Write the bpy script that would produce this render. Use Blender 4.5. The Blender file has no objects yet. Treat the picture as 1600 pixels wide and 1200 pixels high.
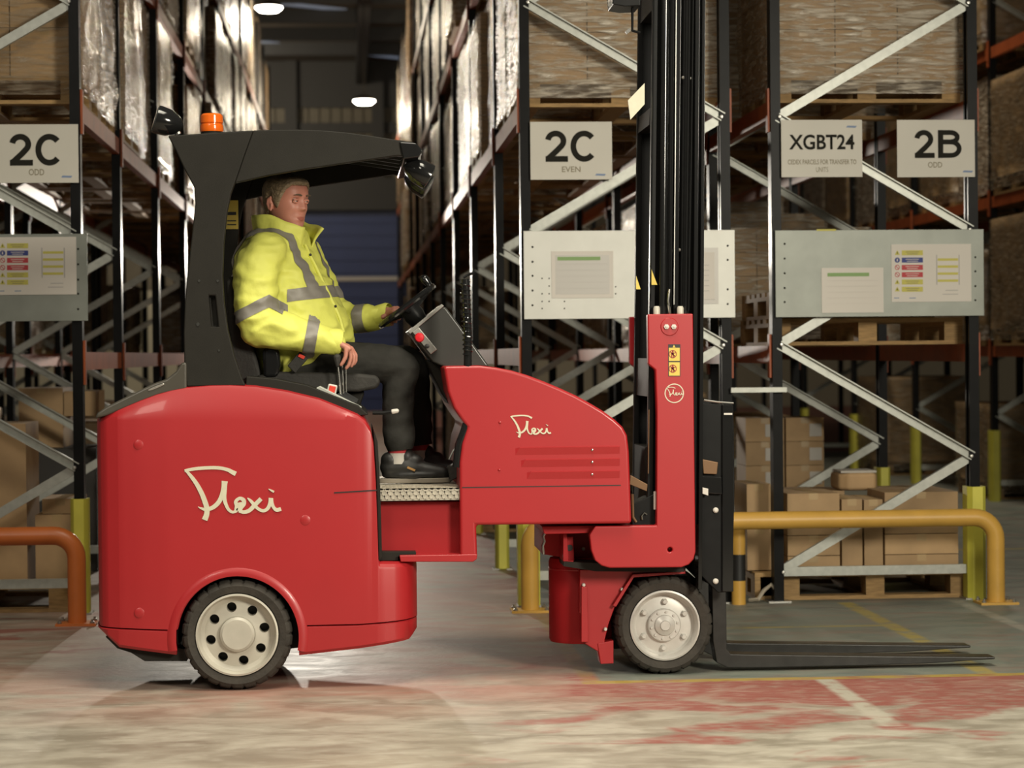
import bpy, bmesh, math, random
from mathutils import Vector, Matrix, noise
random.seed(7)
scene = bpy.context.scene
COL = scene.collection
R = math.radians
# ------------------------------------------------------------------ camera
F = 3600.0            # focal length in pixels of a 1600 wide frame
CAMH = 1.33
ROLL = -0.54
rho = R(ROLL)
vx = math.cos(rho) * -255 - math.sin(rho) * 45
vy = math.sin(rho) * -255 + math.cos(rho) * 45
YAW = math.atan2(-vx, F)
PITCH = -math.atan2(vy, math.hypot(F, vx))
CM = Matrix.Rotation(-YAW, 3, 'Z') @ Matrix.Rotation(math.pi / 2 + PITCH, 3, 'X') @ Matrix.Rotation(rho, 3, 'Z')
cam_d = bpy.data.cameras.new('camera')
cam_d.sensor_width = 36.0
cam_d.lens = 36.0 * F / 1600.0
cam_d.clip_end = 200
cam_d.dof.use_dof = True
cam_d.dof.focus_distance = 9.35
cam_d.dof.aperture_fstop = 3.4
cam = bpy.data.objects.new('camera', cam_d)
COL.objects.link(cam)
cam.matrix_world = Matrix.Translation((0, 0, CAMH)) @ CM.to_4x4()
scene.camera = cam


def P(px, py, Y):
    """world point on the plane y=Y seen at photo pixel px,py"""
    d = CM @ Vector(((px - 800) / F, -(py - 600) / F, -1.0))
    t = Y / d.y
    return Vector((d.x * t, Y, CAMH + d.z * t))


# ------------------------------------------------------------------ world and lights
world = bpy.data.worlds.new('world')
scene.world = world
world.use_nodes = True
world.node_tree.nodes['Background'].inputs[0].default_value = (1.0, 0.95, 0.78, 1)
world.node_tree.nodes['Background'].inputs[1].default_value = 0.085


def aim(o, target):
    o.rotation_euler = (Vector(target) - o.location).to_track_quat('-Z', 'Y').to_euler()


def area(name, loc, target, size, energy, color, sy=None, spread=None):
    d = bpy.data.lights.new(name, 'AREA')
    d.energy = energy
    d.color = color
    d.size = size
    if sy:
        d.shape = 'RECTANGLE'
        d.size_y = sy
    if spread:
        d.spread = R(spread)
    o = bpy.data.objects.new(name, d)
    COL.objects.link(o)
    o.location = loc
    aim(o, target)
    return o


# unseen key and fill lights, added to brighten truck, floor and background
area('key_light', (4.3, 2.6, 3.3), (0.9, 9.4, 1.0), 1.4, 155, (1.0, 0.93, 0.77), spread=95)  # key from the front right, its source out of view
area('left_fill_light', (-3.0, 3.0, 5.0), (-0.6, 9.5, 0.8), 1.6, 36, (1.0, 0.92, 0.78), spread=95)  # weak fill added from the front left
area('overhead_fill_light', (0.6, 7.0, 6.6), (0.6, 7.4, 0.0), 2.6, 165, (1.0, 0.93, 0.76), spread=100)  # fill added overhead to lift the floor
area('right_background_fill', (4.5, 20.0, 7.8), (4.6, 21.0, 0.0), 1.2, 230, (1.0, 0.9, 0.72))  # added fill without a fixture, brightens the background on the right
area('far_wall_fill', (-4.5, 49.0, 7.2), (-0.4, 55.0, 4.2), 1.5, 260, (1.0, 0.9, 0.72))  # added fill hidden behind the left rack, brightens door and far wall
# flood light standing in the aisle behind the truck, shining towards the camera
fl = bpy.data.lights.new('aisle_flood_light', 'SPOT')
fl.energy = 1200
fl.spot_size = R(76)
fl.spot_blend = 0.7
fl.shadow_soft_size = 0.10
fl.color = (1.0, 0.92, 0.79)
flo = bpy.data.objects.new('aisle_flood_light', fl)
COL.objects.link(flo)
flo.location = P(430, 392, 24.0)
aim(flo, (-0.3, 12.0, 2.2))

scene.view_settings.view_transform = 'Standard'
scene.view_settings.look = 'None'
scene.view_settings.exposure = 0.0
scene.view_settings.gamma = 1.0
scene.view_settings.use_curve_mapping = False

# ------------------------------------------------------------------ materials
MATS = {}


def srgb(r, g, b):
    def c(u):
        u /= 255.0
        return u / 12.92 if u <= 0.04045 else ((u + 0.055) / 1.055) ** 2.4
    return (c(r), c(g), c(b), 1)


def mat(name, col, rough=0.5, metal=0.0, var=0.0, vscale=8.0, bump=0.0, bscale=60.0, coat=0.0, emit=None, estr=0.0,
        spec=0.5, rnd=0.0, stretch=None):
    m = bpy.data.materials.new(name)
    m.use_nodes = True
    nt = m.node_tree
    b = nt.nodes['Principled BSDF']
    b.inputs['Base Color'].default_value = col
    b.inputs['Roughness'].default_value = rough
    b.inputs['Metallic'].default_value = metal
    b.inputs['Coat Weight'].default_value = coat
    b.inputs['Coat Roughness'].default_value = 0.08
    b.inputs['Specular IOR Level'].default_value = spec
    tc = nt.nodes.new('ShaderNodeTexCoord')
    vec = tc.outputs['Object']
    if stretch:
        mp = nt.nodes.new('ShaderNodeMapping')
        mp.inputs['Scale'].default_value = stretch
        nt.links.new(vec, mp.inputs['Vector'])
        vec = mp.outputs['Vector']
    last = None
    if var > 0:
        n = nt.nodes.new('ShaderNodeTexNoise')
        n.inputs['Scale'].default_value = vscale
        n.inputs['Detail'].default_value = 6
        nt.links.new(vec, n.inputs['Vector'])
        mr = nt.nodes.new('ShaderNodeMapRange')
        mr.inputs[1].default_value = 0.25
        mr.inputs[2].default_value = 0.75
        mr.inputs[3].default_value = 1 - var
        mr.inputs[4].default_value = 1 + var
        nt.links.new(n.outputs['Fac'], mr.inputs[0])
        last = mr.outputs[0]
    if rnd > 0:
        oi = nt.nodes.new('ShaderNodeObjectInfo')
        mr2 = nt.nodes.new('ShaderNodeMapRange')
        mr2.inputs[3].default_value = 1 - rnd
        mr2.inputs[4].default_value = 1 + rnd
        nt.links.new(oi.outputs['Random'], mr2.inputs[0])
        if last:
            mm = nt.nodes.new('ShaderNodeMath')
            mm.operation = 'MULTIPLY'
            nt.links.new(last, mm.inputs[0])
            nt.links.new(mr2.outputs[0], mm.inputs[1])
            last = mm.outputs[0]
        else:
            last = mr2.outputs[0]
    if last:
        vm = nt.nodes.new('ShaderNodeVectorMath')
        vm.operation = 'SCALE'
        vm.inputs[0].default_value = col[:3]
        nt.links.new(last, vm.inputs['Scale'])
        nt.links.new(vm.outputs[0], b.inputs['Base Color'])
    if bump > 0:
        n2 = nt.nodes.new('ShaderNodeTexNoise')
        n2.inputs['Scale'].default_value = bscale
        n2.inputs['Detail'].default_value = 4
        nt.links.new(vec, n2.inputs['Vector'])
        bp = nt.nodes.new('ShaderNodeBump')
        bp.inputs['Strength'].default_value = bump
        bp.inputs['Distance'].default_value = 0.01
        nt.links.new(n2.outputs['Fac'], bp.inputs['Height'])
        nt.links.new(bp.outputs[0], b.inputs['Normal'])
    if emit:
        b.inputs['Emission Color'].default_value = emit
        b.inputs['Emission Strength'].default_value = estr
    MATS[name] = m
    return m


mat('red', (0.335, 0.0125, 0.016, 1), 0.40, coat=0.15, var=0.04, vscale=3)
mat('red_plain', (0.31, 0.011, 0.014, 1), 0.55, spec=0.25, var=0.05, vscale=5)
mat('black_paint', (0.010, 0.010, 0.010, 1), 0.38, spec=0.12, var=0.15, vscale=20)
mat('black_matt', (0.018, 0.0165, 0.0135, 1), 0.55, spec=0.15, var=0.1, vscale=12, bump=0.08, bscale=300)
mat('black_gloss', (0.010, 0.010, 0.010, 1), 0.12)
mat('black_rubber', (0.020, 0.018, 0.015, 1), 0.75, var=0.3, vscale=18, bump=0.2, bscale=80)
mat('tyre', (0.032, 0.027, 0.021, 1), 0.8, var=0.35, vscale=14, bump=0.25, bscale=60)
mat('grey_plastic', (0.035, 0.035, 0.032, 1), 0.3, var=0.1, vscale=6)
mat('olive_cover', (0.060, 0.054, 0.043, 1), 0.35, var=0.1, vscale=6)
mat('rim_cream', (0.45, 0.425, 0.36, 1), 0.42, var=0.12, vscale=10)
mat('rim_silver', (0.56, 0.545, 0.51, 1), 0.35, metal=0.25, var=0.1, vscale=12)
mat('chrome', (0.62, 0.60, 0.56, 1), 0.18, metal=1.0)
mat('steel', (0.42, 0.41, 0.38, 1), 0.35, metal=0.9, var=0.1, vscale=20)
mat('tread_plate', (0.55, 0.51, 0.43, 1), 0.36, metal=0.5, var=0.15, vscale=30)
mat('fork_steel', (0.025, 0.024, 0.022, 1), 0.35, metal=0.3, var=0.3, vscale=20)
mat('logo_cream', (0.56, 0.53, 0.40, 1), 0.4, var=0.06, vscale=40)
mat('sticker_yellow', (0.60, 0.44, 0.07, 1), 0.5)
mat('sticker_black', (0.012, 0.012, 0.012, 1), 0.5)
mat('sticker_red', (0.25, 0.015, 0.012, 1), 0.5)
mat('button_red', (0.55, 0.012, 0.02, 1), 0.3)
mat('switch_red', (0.60, 0.05, 0.03, 1), 0.35)
mat('beacon', (0.75, 0.13, 0.008, 1), 0.12, coat=0.5)
mat('copper', (0.16, 0.09, 0.045, 1), 0.4, metal=0.5)
mat('glass_lamp', (0.06, 0.065, 0.06, 1), 0.08)
mat('hivis', (0.63, 0.64, 0.12, 1), 0.62, var=0.08, vscale=7, bump=0.45, bscale=16)
mat('band_grey', (0.19, 0.175, 0.15, 1), 0.5, var=0.1, vscale=25)
mat('trouser', (0.024, 0.023, 0.020, 1), 0.85, spec=0.2, var=0.2, vscale=20, bump=0.25, bscale=35)
mat('skin', (0.46, 0.19, 0.135, 1), 0.5, var=0.08, vscale=22)
mat('lip', (0.36, 0.115, 0.085, 1), 0.5)
mat('hair', (0.21, 0.155, 0.095, 1), 0.6, var=0.5, vscale=55, bump=0.6, bscale=140, stretch=(0.35, 1, 1))
mat('eye_white', (0.55, 0.5, 0.46, 1), 0.3)
mat('eye_dark', (0.02, 0.016, 0.012, 1), 0.2)
mat('brow', (0.10, 0.065, 0.04, 1), 0.8)
mat('shoe_black', (0.013, 0.012, 0.011, 1), 0.5, var=0.2, vscale=30)
mat('sole_grey', (0.22, 0.19, 0.15, 1), 0.6)
mat('sock_white', (0.45, 0.42, 0.38, 1), 0.9)
mat('sock_red', (0.35, 0.03, 0.035, 1), 0.9)
mat('shoe_tag', (0.38, 0.20, 0.06, 1), 0.6)
mat('post_black', (0.009, 0.009, 0.009, 1), 0.36, spec=0.08, var=0.2, vscale=15)
mat('beam_orange', (0.31, 0.070, 0.020, 1), 0.45, spec=0.3, var=0.2, vscale=9)
mat('galv', (0.42, 0.43, 0.39, 1), 0.42, metal=0.35, var=0.12, vscale=30)
mat('galv_panel', (0.24, 0.255, 0.225, 1), 0.45, metal=0.25, var=0.12, vscale=7)
mat('galv_panel_bright', (0.62, 0.62, 0.57, 1), 0.45, metal=0.15, var=0.06, vscale=7)
mat('sign_white', (0.57, 0.545, 0.475, 1), 0.5, var=0.04, vscale=5)
mat('paper', (0.66, 0.62, 0.56, 1), 0.6)
mat('paper_grey', (0.52, 0.50, 0.46, 1), 0.35)
mat('ink', (0.020, 0.019, 0.015, 1), 0.7, spec=0.08)
mat('ink_soft', (0.22, 0.19, 0.12, 1), 0.6)
mat('ink_blue', (0.18, 0.25, 0.40, 1), 0.6)
mat('print_yellow', (0.55, 0.50, 0.10, 1), 0.6)
mat('print_blue', (0.03, 0.045, 0.22, 1), 0.6)
mat('print_red', (0.48, 0.04, 0.05, 1), 0.6)
mat('print_green', (0.22, 0.36, 0.13, 1), 0.6)
mat('print_pale', (0.42, 0.40, 0.38, 1), 0.6)
mat('guard_yellow', (0.58, 0.54, 0.07, 1), 0.5, var=0.12, vscale=6)
mat('rail_amber', (0.56, 0.32, 0.06, 1), 0.42, var=0.12, vscale=6)
mat('rail_orange', (0.50, 0.13, 0.025, 1), 0.40, var=0.1, vscale=6)
mat('wood', (0.34, 0.21, 0.085, 1), 0.75, var=0.3, vscale=14, stretch=(1, 6, 6), rnd=0.2)
mat('cardboard', (0.42, 0.275, 0.14, 1), 0.7, var=0.10, vscale=9, rnd=0.18)
mat('cardboard_tape', (0.42, 0.29, 0.14, 1), 0.35)
mat('label_white', (0.55, 0.52, 0.47, 1), 0.6)
mat('bundle', (0.26, 0.17, 0.085, 1), 0.4, var=0.5, vscale=5, bump=0.5, bscale=14, stretch=(1, 1, 2.5), rnd=0.3)
mat('plastic_yellow', (0.55, 0.50, 0.08, 1), 0.4)
mat('grey_lid', (0.42, 0.39, 0.34, 1), 0.5)
mat('rope', (0.40, 0.35, 0.27, 1), 0.9)
mat('wall_clad', (0.115, 0.095, 0.062, 1), 0.6, var=0.15, vscale=2)
mat('wall_dark', (0.035, 0.032, 0.028, 1), 0.7)
mat('wall_pale', (0.42, 0.38, 0.28, 1), 0.7)
mat('door_blue', (0.022, 0.036, 0.115, 1), 0.45, var=0.1, vscale=2)
mat('door_strip', (0.42, 0.38, 0.33, 1), 0.5)
mat('ceiling', (0.075, 0.058, 0.040, 1), 0.8, var=0.2, vscale=1)
mat('roof_steel', (0.028, 0.026, 0.024, 1), 0.6)
mat('skylight', (0.30, 0.33, 0.38, 1), 0.4, emit=(0.55, 0.65, 0.85, 1), estr=0.14)
mat('lamp_glow', (1, 1, 1, 1), 0.5, emit=(1.0, 0.97, 0.88, 1), estr=14.0)


def film_mat(name, fac, rough, tint):
    m = bpy.data.materials.new(name)
    m.use_nodes = True
    nt = m.node_tree
    for n in list(nt.nodes):
        nt.nodes.remove(n)
    out = nt.nodes.new('ShaderNodeOutputMaterial')
    tr = nt.nodes.new('ShaderNodeBsdfTransparent')
    tr.inputs[0].default_value = (0.94, 0.92, 0.88, 1)
    gl = nt.nodes.new('ShaderNodeBsdfPrincipled')
    gl.inputs['Base Color'].default_value = tint
    gl.inputs['Roughness'].default_value = rough
    gl.inputs['Specular IOR Level'].default_value = 0.9
    mx = nt.nodes.new('ShaderNodeMixShader')
    tc = nt.nodes.new('ShaderNodeTexCoord')
    mp = nt.nodes.new('ShaderNodeMapping')
    mp.inputs['Scale'].default_value = (2.4, 2.4, 17)
    mp.inputs['Rotation'].default_value = (0.12, 0.10, 0)
    no = nt.nodes.new('ShaderNodeTexNoise')
    no.inputs['Scale'].default_value = 3.0
    no.inputs['Detail'].default_value = 7
    no.inputs['Distortion'].default_value = 0.6
    mr = nt.nodes.new('ShaderNodeMapRange')
    mr.inputs[1].default_value = 0.42
    mr.inputs[2].default_value = 0.68
    mr.inputs[3].default_value = fac * 0.35
    mr.inputs[4].default_value = fac * 1.9
    bp = nt.nodes.new('ShaderNodeBump')
    bp.inputs['Strength'].default_value = 0.9
    bp.inputs['Distance'].default_value = 0.03
    L = nt.links.new
    L(tc.outputs['Object'], mp.inputs[0])
    L(mp.outputs[0], no.inputs['Vector'])
    L(no.outputs['Fac'], mr.inputs[0])
    L(no.outputs['Fac'], bp.inputs['Height'])
    L(bp.outputs[0], gl.inputs['Normal'])
    L(mr.outputs[0], mx.inputs[0])
    L(tr.outputs[0], mx.inputs[1])
    L(gl.outputs[0], mx.inputs[2])
    L(mx.outputs[0], out.inputs[0])
    MATS[name] = m


film_mat('film', 0.30, 0.18, (0.42, 0.34, 0.24, 1))
film_mat('film_white', 0.52, 0.24, (0.66, 0.58, 0.46, 1))

# ------------------------------------------------------------------ geometry helpers
WLOC = {}
S2 = bpy.data.scenes.new('bake')


def evaluate(o):
    vl = S2.view_layers[0]
    vl.update()
    return bpy.data.meshes.new_from_object(o.evaluated_get(vl.depsgraph))


class MB:
    def __init__(s):
        s.v = []
        s.f = []

    def add(s, vs, fs):
        o = len(s.v)
        s.v += [tuple(v) for v in vs]
        s.f += [tuple(i + o for i in f) for f in fs]
        return s

    def box(s, x0, x1, y0, y1, z0, z1):
        vs = [(x0, y0, z0), (x1, y0, z0), (x1, y1, z0), (x0, y1, z0), (x0, y0, z1), (x1, y0, z1), (x1, y1, z1), (x0, y1, z1)]
        return s.add(vs, [(0, 3, 2, 1), (4, 5, 6, 7), (0, 1, 5, 4), (1, 2, 6, 5), (2, 3, 7, 6), (3, 0, 4, 7)])

    def obox(s, c, ax, ay, az):
        """oriented box: centre and three half axes"""
        c = Vector(c)
        ax, ay, az = Vector(ax), Vector(ay), Vector(az)
        vs = []
        for k in (-1, 1):
            for (i, j) in ((-1, -1), (1, -1), (1, 1), (-1, 1)):
                vs.append(c + ax * i + ay * j + az * k)
        return s.add(vs, [(0, 3, 2, 1), (4, 5, 6, 7), (0, 1, 5, 4), (1, 2, 6, 5), (2, 3, 7, 6), (3, 0, 4, 7)])

    def prism(s, poly, y0, y1):
        """poly: list of (x,z), extruded along y"""
        a = sum(poly[i][0] * poly[(i + 1) % len(poly)][1] - poly[(i + 1) % len(poly)][0] * poly[i][1] for i in range(len(poly)))
        if a < 0:
            poly = poly[::-1]
        n = len(poly)
        vs = [(x, y0, z) for x, z in poly] + [(x, y1, z) for x, z in poly]
        fs = [tuple(range(n)), tuple(range(2 * n - 1, n - 1, -1))]
        for i in range(n):
            j = (i + 1) % n
            fs.append((j, i, n + i, n + j))
        return s.add(vs, fs)

    def prism_z(s, poly, z0, z1):
        a = sum(poly[i][0] * poly[(i + 1) % len(poly)][1] - poly[(i + 1) % len(poly)][0] * poly[i][1] for i in range(len(poly)))
        if a < 0:
            poly = poly[::-1]
        n = len(poly)
        vs = [(x, y, z0) for x, y in poly] + [(x, y, z1) for x, y in poly]
        fs = [tuple(range(n - 1, -1, -1)), tuple(range(n, 2 * n))]
        for i in range(n):
            j = (i + 1) % n
            fs.append((i, j, n + j, n + i))
        return s.add(vs, fs)

    def tube(s, pts, r, n=10, caps=True):
        pts = [Vector(p) for p in pts]
        rs = r if isinstance(r, (list, tuple)) else [r] * len(pts)
        up = Vector((0, 0, 1))
        t0 = (pts[1] - pts[0]).normalized()
        if abs(t0.dot(up)) > 0.95:
            up = Vector((0, 1, 0))
        u = t0.cross(up).normalized()
        rings = []
        for i, p in enumerate(pts):
            if i == 0:
                t = (pts[1] - pts[0])
            elif i == len(pts) - 1:
                t = (pts[-1] - pts[-2])
            else:
                t = (pts[i + 1] - pts[i]).normalized() + (pts[i] - pts[i - 1]).normalized()
            t.normalize()
            u = (u - t * u.dot(t)).normalized()
            w = t.cross(u)
            rings.append([p + (u * math.cos(2 * math.pi * k / n) + w * math.sin(2 * math.pi * k / n)) * rs[i] for k in range(n)])
        vs = [q for rg in rings for q in rg]
        fs = []
        for i in range(len(pts) - 1):
            for k in range(n):
                k2 = (k + 1) % n
                fs.append((i * n + k, i * n + k2, (i + 1) * n + k2, (i + 1) * n + k))
        if caps:
            fs.append(tuple(range(n - 1, -1, -1)))
            m = (len(pts) - 1) * n
            fs.append(tuple(m + k for k in range(n)))
        return s.add(vs, fs)

    def lathe(s, prof, c, axis='y', n=48, mod=None, close=False, cap0=True):
        """prof: list of (radius, offset along axis)"""
        vs = []
        for j, (r, h) in enumerate(prof):
            for i in range(n):
                a = 2 * math.pi * i / n
                rr = r * (mod(j, i) if mod else 1)
                if axis == 'y':
                    vs.append((c[0] + rr * math.cos(a), c[1] + h, c[2] + rr * math.sin(a)))
                elif axis == 'z':
                    vs.append((c[0] + rr * math.cos(a), c[1] + rr * math.sin(a), c[2] + h))
                else:
                    vs.append((c[0] + h, c[1] + rr * math.cos(a), c[2] + rr * math.sin(a)))
        fs = []
        m = len(prof)
        for j in range(m if close else m - 1):
            j2 = (j + 1) % m
            for i in range(n):
                i2 = (i + 1) % n
                fs.append((j * n + i, j * n + i2, j2 * n + i2, j2 * n + i))
        if not close:
            if prof[0][0] > 1e-6 and cap0:
                fs.append(tuple(range(n)))
            if prof[-1][0] > 1e-6:
                fs.append(tuple((m - 1) * n + i for i in range(n)))
        return s.add(vs, fs)

    def cyl(s, p0, p1, r, n=16):
        return s.tube([p0, p1], r, n)

    def ellipsoid(s, c, rad, rot=None, nu=16, nv=10):
        c = Vector(c)
        vs = []
        for j in range(nv + 1):
            th = math.pi * j / nv
            for i in range(nu):
                a = 2 * math.pi * i / nu
                v = Vector((rad[0] * math.sin(th) * math.cos(a), rad[1] * math.sin(th) * math.sin(a), rad[2] * math.cos(th)))
                if rot:
                    v = rot @ v
                vs.append(c + v)
        fs = []
        for j in range(nv):
            for i in range(nu):
                i2 = (i + 1) % nu
                fs.append((j * nu + i, (j + 1) * nu + i, (j + 1) * nu + i2, j * nu + i2))
        return s.add(vs, fs)

    def capsule(s, p0, r0, p1, r1, n=14):
        p0, p1 = Vector(p0), Vector(p1)
        t = (p1 - p0).normalized()
        pts, rs = [], []
        for k in range(5, 0, -1):
            a = math.pi / 2 * k / 5.001
            pts.append(p0 - t * r0 * math.sin(a))
            rs.append(max(r0 * math.cos(a), 1e-4))
        pts += [p0, p1]
        rs += [r0, r1]
        for k in range(1, 6):
            a = math.pi / 2 * k / 5.001
            pts.append(p1 + t * r1 * math.sin(a))
            rs.append(max(r1 * math.cos(a), 1e-4))
        return s.tube(pts, rs, n)

    def chain(s, pts, rs, n=12):
        for i in range(len(pts) - 1):
            s.capsule(pts[i], rs[i], pts[i + 1], rs[i + 1], n)
        return s

    def mesh(s, name, off=(0, 0, 0), smooth=35, weld=False):
        ox, oy, oz = off
        me = bpy.data.meshes.new(name)
        me.from_pydata([(x - ox, y - oy, z - oz) for x, y, z in s.v], [], s.f)
        bm = bmesh.new()
        bm.from_mesh(me)
        if weld:
            bmesh.ops.remove_doubles(bm, verts=bm.verts, dist=1e-5)
        bmesh.ops.recalc_face_normals(bm, faces=bm.faces)
        thr = R(smooth)
        for e in bm.edges:
            if len(e.link_faces) == 2:
                try:
                    e.smooth = e.calc_face_angle() < thr
                except ValueError:
                    e.smooth = False
        for f in bm.faces:
            f.smooth = smooth > 0
        bm.to_mesh(me)
        bm.free()
        me.update()
        return me

    def build(s, name, m, parent=None, bevel=0.0, seg=2, smooth=35, weld=False):
        if parent is None:
            xs = [v[0] for v in s.v]
            ys = [v[1] for v in s.v]
            zs = [v[2] for v in s.v]
            off = Vector(((min(xs) + max(xs)) / 2, (min(ys) + max(ys)) / 2, min(zs)))
        else:
            off = WLOC[parent.name]
        me = s.mesh(name, off, smooth, weld)
        return link(name, me, m, parent, off, bevel, seg)


def link(name, me, m, parent, off, bevel=0.0, seg=2):
    o = bpy.data.objects.new(name, me)
    COL.objects.link(o)
    if m:
        if len(me.materials) == 0:
            me.materials.append(MATS[m])
    if parent is None:
        o.location = off
    else:
        o.parent = parent
    WLOC[o.name] = Vector(off)
    if bevel > 0:
        b = o.modifiers.new('bevel', 'BEVEL')
        b.width = bevel
        b.segments = seg
        b.limit_method = 'ANGLE'
        b.angle_limit = R(40)
        b.harden_normals = True
    return o


def thing(name, loc, label, cat, group=None):
    o = bpy.data.objects.new(name, None)
    COL.objects.link(o)
    o.location = loc
    o.empty_display_size = 0.1
    WLOC[o.name] = Vector(loc)
    tag(o, label, cat, group)
    return o


def tag(o, label, cat, group=None):
    o['label'] = label
    o['category'] = cat
    if group:
        o['group'] = group
    return o


def struct(o):
    o['kind'] = 'structure'
    return o


def place_copy(src_mesh, name, m, parent, loc_world, rot=None):
    """object sharing mesh data, mesh origin put at loc_world"""
    o = bpy.data.objects.new(name, src_mesh)
    COL.objects.link(o)
    if len(src_mesh.materials) == 0:
        src_mesh.materials.append(MATS[m])
    if parent is not None:
        o.parent = parent
        o.location = Vector(loc_world) - WLOC[parent.name]
    else:
        o.location = loc_world
    if rot is not None:
        o.rotation_euler = rot
    WLOC[o.name] = Vector(loc_world)
    return o


def baked(mb, name, mods):
    """evaluate modifiers on a builder and return the resulting mesh (world coordinates)"""
    me = mb.mesh(name + '_tmp', (0, 0, 0), 180)
    o = bpy.data.objects.new(name + '_tmp', me)
    S2.collection.objects.link(o)
    for kind, kw in mods:
        md = o.modifiers.new(kind, kind)
        for k, val in kw.items():
            setattr(md, k, val)
    res = evaluate(o)
    bpy.data.objects.remove(o)
    bpy.data.meshes.remove(me)
    res.name = name
    return res


def link_world_mesh(name, me, m, parent, smooth=True):
    off = WLOC[parent.name]
    me.transform(Matrix.Translation(-off))
    if smooth:
        for p in me.polygons:
            p.use_smooth = True
    me.materials.clear()
    me.materials.append(MATS[m])
    return link(name, me, None, parent, off)


def cut(o, mb):
    """subtract builder mb (world coordinates) from object o, applied"""
    off = WLOC[o.name]
    c = bpy.data.objects.new('cutter', mb.mesh('cutter', off, 0))
    t = bpy.data.objects.new('cut_target', o.data)
    S2.collection.objects.link(c)
    S2.collection.objects.link(t)
    md = t.modifiers.new('cut', 'BOOLEAN')
    md.operation = 'DIFFERENCE'
    md.solver = 'EXACT'
    md.object = c
    res = evaluate(t)
    bpy.data.objects.remove(c)
    bpy.data.objects.remove(t)
    o.data = res
    bm = bmesh.new()
    bm.from_mesh(res)
    for e in bm.edges:
        if len(e.link_faces) == 2:
            e.smooth = e.calc_face_angle(0) < R(35)
    bm.to_mesh(res)
    bm.free()


def XZ(pts, Y):
    out = []
    for (px, py) in pts:
        w = P(px, py, Y)
        out.append((w.x, w.z))
    return out


def lerp_tab(tab, x):
    if x <= tab[0][0]:
        return tab[0][1]
    for (a, va), (b, vb) in zip(tab, tab[1:]):
        if x <= b:
            return va + (vb - va) * (x - a) / (b - a)
    return tab[-1][1]


FONT = None


def text(parent, s, m, cx, cz, y, width=None, height=None, bold=0.0, depth=0.0008, name='lettering'):
    """flat lettering facing -y, centred at cx,cz"""
    cu = bpy.data.curves.new('txt', 'FONT')
    cu.body = s
    cu.size = 1.0
    cu.offset = bold
    cu.resolution_u = 4
    o = bpy.data.objects.new('txt', cu)
    S2.collection.objects.link(o)
    me = evaluate(o)
    bpy.data.objects.remove(o)
    xs = [v.co.x for v in me.vertices]
    ys = [v.co.y for v in me.vertices]
    w, h = max(xs) - min(xs), max(ys) - min(ys)
    sx = width / w if width else None
    sy = height / h if height else None
    if sx is None:
        sx = sy
    if sy is None:
        sy = sx
    mx, my = (max(xs) + min(xs)) / 2, (max(ys) + min(ys)) / 2
    off = WLOC[parent.name]
    for v in me.vertices:
        X = (v.co.x - mx) * sx + cx
        Z = (v.co.y - my) * sy + cz
        v.co = Vector((X, y, Z)) - off
    me.name = name
    me.materials.clear()
    me.materials.append(MATS[m])
    return link(name, me, None, parent, off)
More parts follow.
